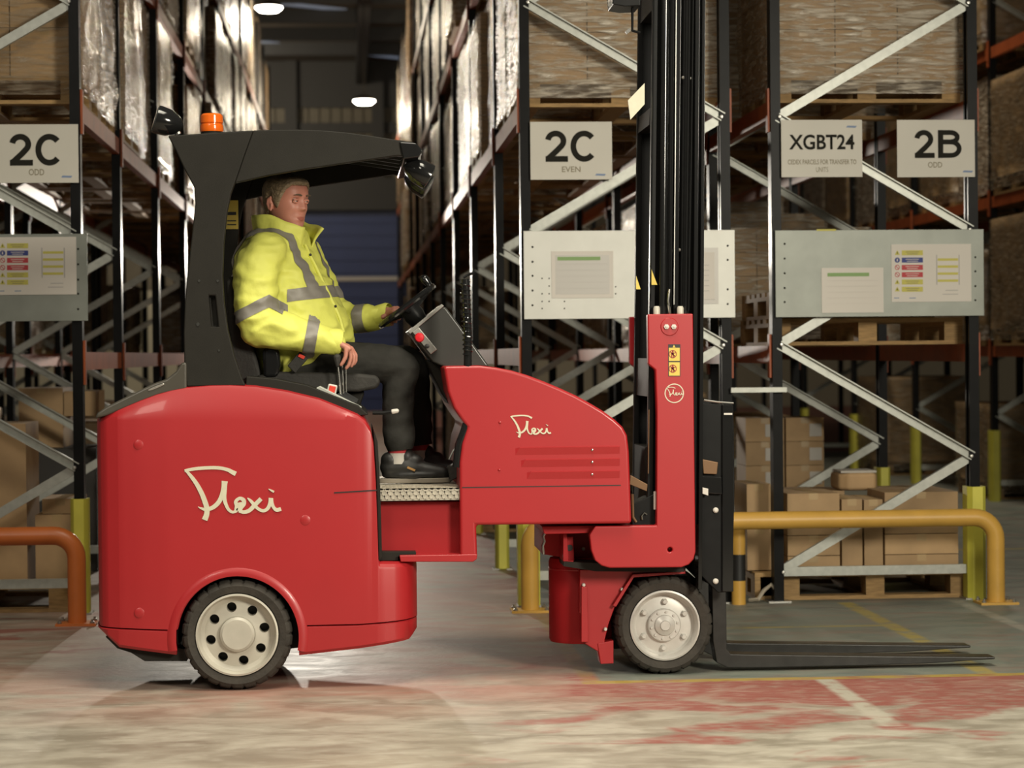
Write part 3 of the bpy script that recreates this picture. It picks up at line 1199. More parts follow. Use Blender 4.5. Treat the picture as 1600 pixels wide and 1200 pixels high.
# narrower cartons left of the post
for r_ in range(2):
    a, b_ = P(1168, 850, YB + 0.12).x, P(1206, 850, YB + 0.12).x
    o = place_copy(carton_mesh(b_ - a, 0.4, 0.23), 'carton', 'cardboard', None, ((a + b_) / 2, YB + 0.33, 0.15 + r_ * 0.234))
    tag(o, '%s carton between the two right racks beside the black-banded post' % ['lower', 'upper'][r_], 'carton', G1)
pallet((P(1187, 900, 12.5).x, 12.5, 0.0), 0.16, 0.6, 'short wooden pallet end between the two right racks, beside black-banded post', True)
o = MB().tube([(P(1170, 938, 12.1).x, 12.08, 0.012), (P(1182, 934, 12.1).x, 12.04, 0.02), (P(1192, 922, 12.1).x, 12.08, 0.06), (P(1205, 915, 12.1).x, 12.1, 0.09),
              (P(1212, 922, 12.1).x, 12.07, 0.06)], 0.011, 6).build('rope', 'rope')
tag(o, 'knotted pale rope lying by the rack foot near the black-banded post', 'rope')
# labelled carton stack seen between the posts, second bay
for r_ in range(5):
    zb0 = 0.15 + r_ * 0.152
    for (xa_, xb_, nme, lb) in ((1165, 1226, 'left', (1196, 1210)), (1228, 1288, 'right', (1265, 1284))):
        Yk = 14.45
        a, b_ = P(xa_, 700, Yk).x, P(xb_, 700, Yk).x
        o = place_copy(carton_mesh(b_ - a - 0.004, 0.35, 0.149), 'carton', 'cardboard', None, ((a + b_) / 2, Yk + 0.18, zb0))
        tag(o, 'labelled carton, %s from the bottom, %s column behind the row spacer' % (ORD[r_], nme), 'carton', 'labelled cartons in the second bay')
        if r_ >= 2:
            q0, q1 = P(lb[0], 700, Yk).x, P(lb[1], 700, Yk).x
            MB().box(q0, q1, Yk - 0.0, Yk + 0.004, zb0 + 0.03, zb0 + 0.11).build('address_label', 'label_white', o)
pallet((P(1227, 700, 14.7).x, 14.75, 0.0), 0.5, 0.8, 'small wooden pallet under the labelled cartons in the second bay', True)
# cartons at the bottom left
pallet((-1.98, 12.66, 0.0), 1.0, 0.95, 'wooden pallet on the floor behind the orange rail, left rack')
for (xa_, xb_, pt, pb, Yk, dep, lb) in ((-40, 40, 662, 872, 12.25, 0.5, 'tall brown carton behind the orange rail, cut by the left edge'),
                                        (56, 122, 804, 898, 12.2, 0.45, 'squat brown carton behind the orange rail next to the yellow guard'),
                                        (66, 122, 779, 803, 12.26, 0.4, 'flat light carton lying on the squat carton behind the orange rail')):
    carton_px(xa_, xb_, pt, pb, Yk, dep, lb, 'cartons behind the orange rail', z0={804: 0.15, 662: 0.15}.get(pt))
YD = 14.5
for (xa_, xb_, pt, pb, lb) in ((150 - 120, 98, 606, 700, 'open dark brown carton standing deep in the left rack ground bay'), (100, 150, 611, 650, 'small dark carton beside the open carton deep in the left rack')):
    carton_px(xa_, xb_, pt, pb, YD, 0.5, lb, 'cartons deep in the left rack')
pz = P(64, 700, YD).z
o = MB().box(P(26, 700, YD).x, P(152, 700, YD).x, YD - 0.05, YD + 0.6, 0.0, min(pz, P(125, 650, YD).z) - 0.002).build('crate', 'wall_dark')
tag(o, 'dark crate carrying the cartons deep in the left rack ground bay', 'crate')
# cardboard boxes right of the bright panel, first beam level of the rack behind 2B
YK = 14.5
carton_px(1158, 1206, 425, 458, YK, 0.4, 'upper plain carton between the bright panel and the grey panel', 'cartons on the first beam level')
carton_px(1166, 1206, 459, 506, YK, 0.4, 'lower plain carton between the bright panel and the grey panel', 'cartons on the first beam level')
a, b_ = P(1151, 507, YK - 0.1), P(1166, 459, YK - 0.1)
o = MB().box(a.x, b_.x, YK - 0.1, YK + 0.2, a.z, b_.z).build('board_end', 'wood')
tag(o, 'pale board end with a hand hole beside the plain cartons on the beam', 'board')
# ------------------------------------------------------------------ notice panels, signs, guards, rails at the rack ends
YP = 12.035   # face of the panels (uprights reach to 12.055)


def panel(px0, px1, py0, py1, m, label, holes, extra=()):
    a, b_ = P(px0, py1, YP), P(px1, py0, YP)
    o = MB().box(a.x, b_.x, YP, YP + 0.006, a.z, b_.z).build('noticeboard', m, None, 0.002, 1)
    tag(o, label, 'panel')
    lip = MB().box(a.x, b_.x, YP + 0.006, YP + 0.02, b_.z - 0.004, b_.z)
    lip.build('flange', m, o)
    for (hx, hy, r_) in holes:
        c = P(hx, hy, YP)
        MB().lathe([(0.001, -0.0025), (r_ * 0.8, -0.0025), (r_, 0.0), (r_, 0.002)], (c.x, YP, c.z), 'y', 8).build('bolt', 'ink', o)
    return o


pC = panel(-190, 136, 365, 504, 'galv_panel', 'grey metal panel with safety poster below the 2C ODD sign, cut by left edge',
           [(122, y, 0.006) for y in (389, 413, 437, 459, 483)])
hA = [(832, y, 0.006) for y in (386, 409, 431, 454, 477)] + [(1137, y, 0.006) for y in (384, 406, 452, 475)]
hA += [(x, y, 0.004) for (x, y) in ((847, 435), (858, 435), (858, 447), (858, 459), (847, 459), (858, 471), (847, 471), (847, 482), (882, 471), (882, 482), (962, 459), (962, 448))]
pA = panel(819, 1148, 359, 499, 'galv_panel_bright', 'bright white metal panel with framed sheet below the 2C EVEN sign', hA)
hB = [(1226, y, 0.006) for y in (381, 404, 427, 450, 472)] + [(1524, y, 0.006) for y in (402, 424, 447, 469)]
pB = panel(1212, 1537, 358, 496, 'galv_panel', 'wide grey metal panel with two notices below XGBT24 and 2B ODD', hB)
a, b_ = P(1276, 361, YP), P(1306, 358, YP)
MB().box(a.x, b_.x, YP - 0.002, YP, a.z, b_.z).build('tape', 'print_yellow', pB)


def rect_print(parent, px0, px1, py0, py1, Y, m, name='print', th=0.0006):
    a, b_ = P(px0, py1, Y), P(px1, py0, Y)
    return MB().box(a.x, b_.x, Y - th, Y, a.z, b_.z).build(name, m, parent)


def poster(ox, oy, label):
    """safety poster whose top left corner is pixel ox,oy (124 x 91 px)"""
    Yq = YP - 0.0032
    a, b_ = P(ox, oy + 91, YP), P(ox + 124, oy, YP)
    o = MB().box(a.x, b_.x, Yq, Yq + 0.0022, a.z, b_.z).build('safety_poster', 'paper')
    tag(o, label, 'poster')
    Y1 = Yq - 0.0002
    cols = ['print_yellow', 'print_blue', 'print_red', 'print_red', 'print_yellow', 'print_yellow']
    for i, c in enumerate(cols):
        y0 = oy + 10 + i * 11.4
        rect_print(o, ox + 16, ox + 49, y0, y0 + 8, Y1, c, 'warning_bar')
        c0 = P(ox + 32, y0 + 4, Y1)
        for k in range(2):
            q0, q1 = P(ox + 22 + k * 2, y0 + 2.2 + k * 3 + 1.0, Y1), P(ox + 43 - k * 2, y0 + 2.2 + k * 3, Y1)
            MB().box(q0.x, q1.x, Y1 - 0.0012, Y1 - 0.0006, q0.z, q1.z).build('text_line', 'paper' if i in (1, 2, 3) else 'ink_soft', o)
        q = P(ox + 9, y0 + 4, Y1)
        if i in (0, 4, 5):
            s_ = 0.014
            MB().prism([(q.x - s_, q.z - s_ * 0.8), (q.x + s_, q.z - s_ * 0.8), (q.x, q.z + s_)], Y1 - 0.0006, Y1).build('warning_triangle', 'print_yellow', o)
            MB().box(q.x - 0.002, q.x + 0.002, Y1 - 0.001, Y1 - 0.0006, q.z - 0.006, q.z + 0.005).build('mark', 'ink', o)
        elif i == 1:
            MB().lathe([(0.001, -0.0006), (0.014, -0.0006), (0.014, 0)], (q.x, Y1, q.z), 'y', 16).build('sign_disc', 'print_blue', o)
            MB().box(q.x - 0.003, q.x + 0.003, Y1 - 0.001, Y1 - 0.0006, q.z - 0.007, q.z + 0.007).build('mark', 'paper', o)
        else:
            MB().lathe([(0.010, 0), (0.010, -0.0006), (0.0135, -0.0006), (0.0135, 0)], (q.x, Y1, q.z), 'y', 16, close=True).build('ban_ring', 'print_red', o)
            MB().obox((q.x, Y1 - 0.0003, q.z), (0.008, 0, -0.008), (0, 0.0003, 0), (0.0012, 0, 0.0012)).build('mark', 'print_red', o)
    for i in range(4):
        y0 = oy + 22.5 + i * 11
        rect_print(o, ox + 72, ox + 104, y0, y0 + 4, Y1, 'print_yellow', 'rack_level')
    for xk in (70, 105):
        rect_print(o, ox + xk, ox + xk + 1.2, oy + 17, oy + 64, Y1, 'print_pale', 'rack_post')
    for (xk, w_, yk) in ((4, 8, 84), (28, 10, 84), (80, 24, 78), (84, 20, 72)):
        rect_print(o, ox + xk, ox + xk + w_, oy + yk, oy + yk + 1.4, Y1, 'ink_blue' if yk == 84 else 'print_pale', 'text_line')
    return o


poster(1393, 381, 'safety poster with yellow, blue and red bars on the right grey panel')
poster(-5, 370, 'safety poster with coloured bars on the left panel under 2C ODD')


def sheet(px0, px1, py0, py1, label, paper='paper', frame=None, green=None, rows=0):
    Yq = YP - 0.003
    a, b_ = P(px0, py1, YP), P(px1, py0, YP)
    o = MB().box(a.x, b_.x, Yq, Yq + 0.002, a.z, b_.z).build('notice_sheet', paper)
    tag(o, label, 'notice')
    if frame:
        rect_print(o, px0 + frame, px1 - frame, py0 + frame, py1 - frame, Yq - 0.0002, 'paper_grey', 'inner_sheet')
    if green:
        rect_print(o, green[0], green[1], green[2], green[3], Yq - 0.001, 'print_green', 'green_heading')
    for i in range(rows):
        y = py0 + 20 + i * (py1 - py0 - 26) / max(rows, 1)
        rect_print(o, px0 + 8, px1 - 8, y, y + 0.7, Yq - 0.001, 'print_pale', 'rule')
    return o


sheet(1284, 1380, 418, 489, 'white table sheet with green heading on the right grey panel', 'paper', None, (1293, 1358, 426, 432), 5)
sheet(862, 958, 392, 466, 'framed pale sheet with green heading on the bright panel', 'paper', 6, (871, 938, 401, 407), 5)
sheet(1078, 1122, 387, 475, 'pale document holder at the right end of the bright panel, beside the mast', 'paper_grey')
oy_ = sheet(1086, 1116, 394, 468, 'printed diagram inside the pale document holder on the bright panel', 'paper', None, None, 6)
oy_.location.y -= 0.003


def arc(cx, cy, rx, ry, a0, a1, n_=14):
    return [(cx + rx * math.cos(R(a0 + (a1 - a0) * k / n_)), cy + ry * math.sin(R(a0 + (a1 - a0) * k / n_))) for k in range(n_ + 1)]


def glyph(parent, ch, x0, x1, z0, z1, Y):
    """bold grotesque letter as flat strokes, box x0..x1, z0..z1"""
    wd, ht = x1 - x0, z1 - z0
    t = 0.185 * ht
    h_ = t / 2
    if ch == '2':
        st = [(arc(wd * 0.47, ht - wd * 0.43 - 0 * h_, wd * 0.40 - h_ * 0.6, wd * 0.43 - h_, 172, -38) + [(wd * 0.52, ht * 0.36), (wd * 0.16, h_ * 1.2), (wd * 0.10, h_)], t),
              ([(wd * 0.04, h_), (wd * 0.98, h_)], t)]
    elif ch == 'C':
        st = [(arc(wd * 0.52, ht * 0.5, wd * 0.52 - h_, ht * 0.5 - h_, 42, 318, 30), t)]
    else:
        st = [([(h_ + wd * 0.05, 0), (h_ + wd * 0.05, ht)], t * 1.05),
              ([(h_, ht - h_), (wd * 0.55, ht - h_)] + arc(wd * 0.58, ht * 0.74, wd * 0.30, ht * 0.26 - h_, 90, -90, 12) + [(h_, ht * 0.48 + h_)], t * 0.95),
              ([(h_, ht * 0.48 + h_), (wd * 0.58, ht * 0.48 + h_)] + arc(wd * 0.60, (ht * 0.48 + t) / 2 + 0 * h_, wd * 0.36, (ht * 0.48 + h_ - h_) / 2, 90, -90, 12) + [(h_, h_)], t * 0.95)]
    mb = MB()
    for k, (pts, w) in enumerate(st):
        L_, R_ = [], []
        for i, p in enumerate(pts):
            a_ = pts[max(i - 1, 0)]
            b2 = pts[min(i + 1, len(pts) - 1)]
            dx, dz = b2[0] - a_[0], b2[1] - a_[1]
            l = math.hypot(dx, dz) or 1
            L_.append((x0 + p[0] - dz / l * w / 2, z0 + p[1] + dx / l * w / 2))
            R_.append((x0 + p[0] + dz / l * w / 2, z0 + p[1] - dx / l * w / 2))
        n_ = len(pts)
        y = Y - 0.0006 - 0.00015 * k
        mb.add([(a_, y, b2) for a_, b2 in L_] + [(a_, y, b2) for a_, b2 in R_], [(i, i + 1, n_ + i + 1, n_ + i) for i in range(n_ - 1)])
    mb.build('letter', 'ink', parent, smooth=0)


def sign(px0, px1, py0, py1, label, big, small, bigbox, smallbox, logo, small2=None):
    Yq = 12.03
    a, b_ = P(px0, py1, Yq), P(px1, py0, Yq)
    o = MB().box(a.x, b_.x, Yq, Yq + 0.004, a.z, b_.z).build('location_sign', 'sign_white', None, 0.001, 1)
    tag(o, label, 'sign')

    def put(s_, box, m, bold):
        q0, q1 = P(box[0], box[3], Yq), P(box[1], box[2], Yq)
        text(o, s_, m, (q0.x + q1.x) / 2, (q0.z + q1.z) / 2, Yq - 0.0008, q1.x - q0.x, q1.z - q0.z, bold)
    if len(big) == 2:
        for ch, (bx0, bx1) in zip(big, ((bigbox[0], bigbox[0] + (bigbox[1] - bigbox[0]) * 0.455), (bigbox[0] + (bigbox[1] - bigbox[0]) * 0.50, bigbox[1]))):
            q0, q1 = P(bx0, bigbox[3], Yq), P(bx1, bigbox[2], Yq)
            glyph(o, ch, q0.x, q1.x, q0.z, q1.z, Yq)
    else:
        put(big, bigbox, 'ink', 0.022)
    if small:
        put(small, smallbox, 'ink_soft', 0.012)
    if small2:
        put(small2[0], small2[1], 'ink_soft', 0.0)
    q = P(logo[0], logo[1], Yq)
    MB().prism([(q.x - 0.028, q.z - 0.004), (q.x - 0.02, q.z + 0.006), (q.x + 0.03, q.z + 0.004), (q.x + 0.022, q.z - 0.006)], Yq - 0.0008, Yq).build('small_logo', 'ink_blue', o)
    return o


sign(-6, 122, 194, 286, 'white location sign 2C ODD at the left picture edge', '2C', 'ODD', (14, 97, 209, 259), (45, 69, 264, 274), (104, 276))
sign(829, 956, 190, 281, 'white location sign 2C EVEN left of the mast', '2C', 'EVEN', (851, 932, 204, 253), (878, 907, 260, 269), (938, 273))
sign(1221, 1347, 187, 277, 'white location sign reading XGBT24', 'XGBT24', 'CEDEX PARCELS FOR TRANSFER TO', (1233, 1335, 210, 234), (1231, 1338, 249, 257), (1330, 198),
     ('UNITS', (1275, 1294, 261, 269)))
sign(1402, 1523, 187, 277, 'white location sign 2B ODD at the right', '2B', 'ODD', (1428, 1500, 203, 247), (1450, 1472, 253, 262), (1512, 268))


def guard(x, y, h, label, w=0.055, m='guard_yellow', group='yellow column guards', d=0.06):
    poly = [(-w, d), (-w, -d * 0.5), (-w * 0.55, -d), (w * 0.55, -d), (w, -d * 0.5), (w, d), (w - 0.012, d), (w - 0.012, -d * 0.42), (w * 0.45, -d + 0.012),
            (-w * 0.45, -d + 0.012), (-w + 0.012, -d * 0.42), (-w + 0.012, d)]
    o = MB().prism_z([(x + a_, y + b_) for a_, b_ in poly], 0.0, h).build('column_guard', m, None)
    tag(o, label, 'guard', group)
    return o


guard(XC[1] - 0.026, 12.085, 0.60, 'yellow column guard beside the orange rail, left rack end', 0.045)
guard(XA[0] + 0.026, 12.085, 0.60, 'yellow column guard behind the amber rail leg, right rack end', 0.058)
guard(XB[1] - 0.02, 12.085, 0.60, 'yellow-green column guard at the right end of the amber rail', 0.05)
guard(XA[0] + 0.026, 14.19, 0.60, 'yellow column guard deeper in the aisle, second upright of right rack', 0.042)
guard(XB[1] - 0.026, 14.19, 0.60, 'yellow column guard on the second upright behind the cartons', 0.042)
guard(XC[1] - 0.026, 14.19, 0.60, 'yellow column guard on the second upright of the left rack', 0.042)
for i in (2, 3):
    guard(XA[0] + 0.026, FR[i] - 0.01, 0.60, 'yellow column guard on the %s upright of the right aisle rack' % ORD[i], 0.042)
for i in (2, 3, 4, 5, 6):
    guard(XE[0] + 0.026, FR[i] - 0.01, 0.62, 'yellow column guard on the %s upright of the far right rack' % ORD[i], 0.045)
# post with a black band
xk = P(1154, 900, 12.0).x
t = thing('striped_post_guard', (xk, 12.0, 0), 'yellow post guard with one black band beside the fork carriage', 'guard')
z1, z2 = P(1154, 907, 12.0).z, P(1154, 866, 12.0).z
for (za, zc, m) in ((0, z1, 'rail_amber'), (z1, z2, 'sticker_black'), (z2, 0.47, 'rail_amber')):
    MB().lathe([(0.037, 0), (0.037, zc - za)], (xk, 12.0, za), 'z', 16).build('band', m, t)


def rail(pts_fn, m, label, xl, xr, Y, zc, r, left_leg=True, right_leg=True):
    t = thing('barrier_rail', ((xl + xr) / 2, Y, 0), label, 'barrier rail')
    rb = 0.115
    pts = []
    if left_leg:
        pts.append((xl, Y, 0.012))
        pts += [(xl + rb - rb * math.cos(a_), Y, zc - rb + rb * math.sin(a_)) for a_ in [math.pi / 2 * k / 8 for k in range(9)]]
    else:
        pts.append((xl, Y, zc))
    if right_leg:
        pts += [(xr - rb + rb * math.sin(a_), Y, zc - rb + rb * math.cos(a_)) for a_ in [math.pi / 2 * k / 8 for k in range(9)]]
        pts.append((xr, Y, 0.012))
    else:
        pts.append((xr, Y, zc))
    MB().tube(pts, r, 20).build('tube', m, t)
    for ok, x in ((left_leg, xl), (right_leg, xr)):
        if ok:
            MB().box(x - 0.10, x + 0.10, Y - 0.08, Y + 0.08, 0, 0.012).build('foot_plate', m, t)
            for sx_ in (-0.08, 0.08):
                for sy_ in (-0.06, 0.06):
                    MB().lathe([(0.012, 0), (0.012, 0.008), (0.006, 0.012), (0.006, 0.02)], (x + sx_, Y + sy_, 0.012), 'z', 8).build('anchor_bolt', 'steel', t)


YR = 11.83
rail(None, 'rail_amber', 'amber yellow tubular floor rail in front of the right racks', P(828, 900, YR).x, P(1556, 880, YR).x, YR, 0.452, 0.046)
rail(None, 'rail_orange', 'orange tubular floor rail in front of the left rack', -2.62, P(120, 900, 11.6).x, 11.6, 0.445, 0.046)
# ------------------------------------------------------------------ the articulated forklift truck
YN, YF = 9.20, 10.30
tr0 = P(560, 1068, 9.75)
TR = thing('forklift', (tr0.x, 9.75, 0.0), 'red articulated forklift truck with black cab guard and lowered forks', 'forklift')


def prism_part(name, pts, Y, y0, y1, m, bevel=0.0, parent=None, seg=3):
    return MB().prism(XZ(pts, Y), y0, y1).build(name, m, parent or TR, bevel, seg)


# ---- rear hull, lofted along x
TOP = [(147, 656), (150, 655), (157, 652), (168, 646.5), (180, 641), (200, 632.5), (220, 624.5), (245, 615), (270, 608), (290, 604), (330, 600.5), (360, 600), (400, 602), (450, 610), (500, 622),
       (540, 638), (560, 646.5), (572, 655), (580, 668), (585, 690), (588, 740), (590, 800), (592, 876), (594, 879), (653, 880)]
PLAN = [(147, .15), (148.5, .11), (151, .085), (156, .06), (165, .04), (185, .02), (220, .006), (260, 0), (560, 0), (590, 0.0), (600, .003), (620, .018), (635, .045), (645, .085), (653, .15)]
SEAM = [(147, 981), (265, 984), (470, 977), (560, 975), (653, 968)]
BOT = [(147, 984), (158, 990), (185, 1013), (275, 1024), (465, 1025), (560, 1014), (640, 1002), (653, 988)]
ACX, ACY, AR = 371.0, 996.0, 96.0


def arch(x):
    d = AR * AR - (x - ACX) ** 2
    return ACY - math.sqrt(d) if d > 0 else None


def hull_cols():
    xs = set(x for x, _ in TOP) | set(x for x, _ in PLAN)
    for k in range(0, 33):
        xs.add(round(ACX - AR * math.cos(math.pi * k / 32), 2))
    xs |= set(range(160, 650, 12))
    return sorted(xs)


def loft_hull(part):
    rows = []
    for x in hull_cols():
        inset = lerp_tab(PLAN, x)
        y0 = YN + inset
        y1 = YF - inset
        sm = lerp_tab(SEAM, x)
        a = arch(x)
        versions = [None]
        if part == 'upper':
            tp = lerp_tab(TOP, x)
            bt = sm if a is None else min(sm, a)
        else:
            tp = sm + 2.0
            bt = lerp_tab(BOT, x)
            if a is not None:
                if a < tp:
                    rows.append(None)
                    continue
                bt = min(bt, a)
            if bt < tp + 1:
                bt = tp + 1
        zt_, zb_ = P(x, tp, YN).z, P(x, bt, YN).z
        xw = P(x, (tp + bt) / 2, YN).x
        if part == 'upper':
            zk = min(P(x, 657, YN).z, zt_ - 0.03)
            t_ = 0.20 * (zt_ - zk)
            sec = [(y0, zb_), (y0, zk), (y0 + t_ * 0.25, zk + (zt_ - zk) * 0.35), (y0 + t_, zt_ - 0.022), (y0 + t_ + .007, zt_ - .007), (y0 + t_ + .024, zt_)]
        else:
            sec = [(y0 + 0.016, zb_), (y0 + 0.004, zb_ + 0.012), (y0 + 0.002, zt_ - 0.004), (y0 + 0.006, zt_)]
        full = sec + [(y0 + y1 - yy, zz) for yy, zz in reversed(sec)]
        rows.append([(xw, yy, zz) for yy, zz in full])
    return rows


def loft_build(rows, name, m):
    mb = MB()
    segs, cur = [], []
    for r_ in rows + [None]:
        if r_ is None:
            if len(cur) > 1:
                segs.append(cur)
            cur = []
        else:
            cur.append(r_)
    for sg in segs:
        n_ = len(sg[0])
        vs = [p for r_ in sg for p in r_]
        fs = []
        for i in range(len(sg) - 1):
            for k in range(n_):
                k2 = (k + 1) % n_
                fs.append((i * n_ + k, i * n_ + k2, (i + 1) * n_ + k2, (i + 1) * n_ + k))
        fs.append(tuple(range(n_)))
        fs.append(tuple((len(sg) - 1) * n_ + k for k in range(n_)))
        mb.add(vs, fs)
    return mb.build(name, m, TR, smooth=28)


hull = loft_build(loft_hull('upper'), 'counterweight_hull', 'red')
skirt = loft_build(loft_hull('skirt'), 'lower_skirt', 'red')

# wheel arch flare and liner
ring = MB()
vs, fs = [], []
N = 40
for i in range(N + 1):
    a = R(-12) + R(204) * i / N
    for (rr, yy) in ((AR * 1.0, YN - 0.001), (AR * 1.0, YN - 0.007), (AR * 1.045, YN - 0.008), (AR * 1.11, YN - 0.004), (AR * 1.15, YN + 0.003)):
        w = P(ACX + rr * math.cos(a), ACY - rr * math.sin(a), YN)
        vs.append((w.x, yy, w.z))
for i in range(N):
    for k in range(4):
        fs.append((i * 5 + k, i * 5 + k + 1, (i + 1) * 5 + k + 1, (i + 1) * 5 + k))
MB().add(vs, fs).build('arch_flare', 'red', TR, smooth=60)
vs, fs = [], []
for i in range(N + 1):
    a = R(-8) + R(196) * i / N
    for (rr, yy) in ((AR * 0.985, YN + 0.012), (AR * 0.985, YN + 0.30), (1.0, YN + 0.30)):
        w = P(ACX + rr * math.cos(a), ACY - rr * math.sin(a), YN)
        vs.append((w.x, yy, w.z))
for i in range(N):
    for k in range(2):
        fs.append((i * 3 + k, i * 3 + k + 1, (i + 1) * 3 + k + 1, (i + 1) * 3 + k))
MB().add(vs, fs).build('wheel_well', 'black_matt', TR, smooth=60)
# hull round bolt bosses and seam strip
for (bx, by) in ((217, 695), (477, 813), (218, 958)):
    w = P(bx, by, YN)
    MB().lathe([(0.001, -0.0022), (0.017, -0.0022), (0.021, 0.0), (0.021, 0.004)], (w.x, YN + lerp_tab(PLAN, bx), w.z), 'y', 20).build('plug', 'red', TR)
prism_part('panel_gap', [(522, 769), (589, 765), (589, 767), (522, 771)], YN, YN - 0.0015, YN + 0.002, 'sticker_black')
# black underside
prism_part('under_tray', [(165, 995), (183, 1013), (205, 1020), (226, 1033), (292, 1033), (292, 1015), (190, 1000)], YN + .06, YN + 0.06, YF - 0.06, 'black_matt')
prism_part('chassis_beam', [(450, 960), (640, 950), (640, 990), (450, 1015)], YN + .1, YN + 0.12, YF - 0.12, 'black_matt')

# rear bonnet cover
Yc = YN + 0.035
prism_part('bonnet_cover', [(148, 654), (152, 645), (165, 636), (195, 621), (240, 599), (260, 592), (275, 580), (284, 566), (292, 566), (292, 608), (250, 617), (200, 636), (165, 650)], Yc, Yc, YF - 0.035, 'olive_cover', 0.012)
w0 = P(244, 605, Yc)
pts = [(w0.x + 0.028 * math.cos(a) + 0.012 * math.sin(a), Yc - 0.001, w0.z + 0.007 * math.sin(a) + 0.010 * math.cos(a)) for a in [2 * math.pi * k / 20 for k in range(21)]]
MB().tube(pts, 0.0025, 6, False).build('grip_ring', 'steel', TR)

# ---- wheels
def wheel(cx, cy, Rpx, rimpx, Y, width, cream):
    c = P(cx, cy, Y)
    s_ = F / Y
    Rw, rr = Rpx / s_, rimpx / s_
    zc = Rw + 0.001
    c = Vector((c.x, Y, zc))
    NT = 26
    n_ = NT * 6
    t = MB()
    prof = [(rr, 0.012), (rr * 1.03, 0.0), (rr + (Rw - rr) * 0.55, -0.006), (Rw * 0.95, 0.004), (Rw * 0.985, 0.018), (Rw, 0.04), (Rw, width - 0.04), (Rw * 0.985, width - 0.018),
            (Rw * 0.95, width - 0.004), (rr, width - 0.01)]

    def mod(j, i):
        if j in (3, 4, 5) and i % 6 == 0:
            return 0.968
        if j in (6, 7, 8) and (i + 3) % 6 == 0:
            return 0.968
        return 1.0
    ty = t.lathe(prof, c, 'y', n_, mod, close=True).build('tyre', 'tyre', TR, smooth=25)
    return c, rr, Rw


c, rr, Rw = wheel(370.5, 991, 86.5, 64, YN + 0.005, 0.24, True)
rm = MB()
rm.lathe([(rr * 1.0, 0.012), (rr * 1.0, -0.004), (rr * 0.955, -0.006), (rr * 0.925, 0.006), (rr * 0.90, 0.03), (rr * 0.80, 0.042), (rr * 0.45, 0.030), (rr * 0.43, 0.024), (rr * 0.43, 0.10), (rr * 0.8, 0.10)], c, 'y', 72, close=True)
rim = rm.build('rim', 'rim_cream', TR, smooth=30)
ct = MB()
for k in range(8):
    a = R(12) + k * math.pi / 4
    hx, hz = c.x + rr * 0.665 * math.cos(a), c.z + rr * 0.665 * math.sin(a)
    ct.cyl((hx, c.y - 0.05, hz), (hx, c.y + 0.2, hz), rr * 0.122, 16)
cut(rim, ct)
MB().lathe([(0.001, 0.004), (rr * 0.36, 0.004), (rr * 0.42, 0.012), (rr * 0.43, 0.03)], c, 'y', 48).build('hub_cap', 'rim_cream', TR)
MB().lathe([(rr * 0.95, 0.11), (rr * 0.95, 0.2)], c, 'y', 24).build('wheel_drum', 'sticker_black', TR)
# front wheel
c, rr, Rw = wheel(1039, 981, 77.5, 55.5, 9.42, 0.2, False)
rm = MB()
rm.lathe([(rr * 1.0, 0.012), (rr * 1.0, -0.004), (rr * 0.95, -0.007), (rr * 0.89, 0.004), (rr * 0.86, 0.03), (rr * 0.80, 0.040), (rr * 0.44, 0.030), (0.001, 0.03)], c, 'y', 72, cap0=False)
rim = rm.build('rim', 'rim_silver', TR, smooth=30)
MB().lathe([(rr * 0.47, 0.031), (rr * 0.47, 0.014), (rr * 0.44, 0.010), (rr * 0.30, 0.008), (rr * 0.28, 0.0), (rr * 0.15, -0.010), (rr * 0.13, -0.016), (0.001, -0.016)], c, 'y', 48).build('hub', 'rim_silver', TR)
for k in range(6):
    a = R(28) + k * math.pi / 3
    p = (c.x + rr * 0.66 * math.cos(a), c.y + 0.036, c.z + rr * 0.66 * math.sin(a))
    MB().lathe([(0.013, 0), (0.013, -0.012), (0.009, -0.016), (0.009, -0.022), (0.001, -0.022)], p, 'y', 6).build('wheel_nut', 'rim_silver', rim)
for k in range(10):
    a = R(10) + k * math.pi / 5
    p = (c.x + rr * 0.38 * math.cos(a), c.y + 0.009, c.z + rr * 0.38 * math.sin(a))
    MB().lathe([(0.0055, 0), (0.0055, -0.006), (0.001, -0.006)], p, 'y', 6).build('hub_bolt', 'rim_silver', rim)

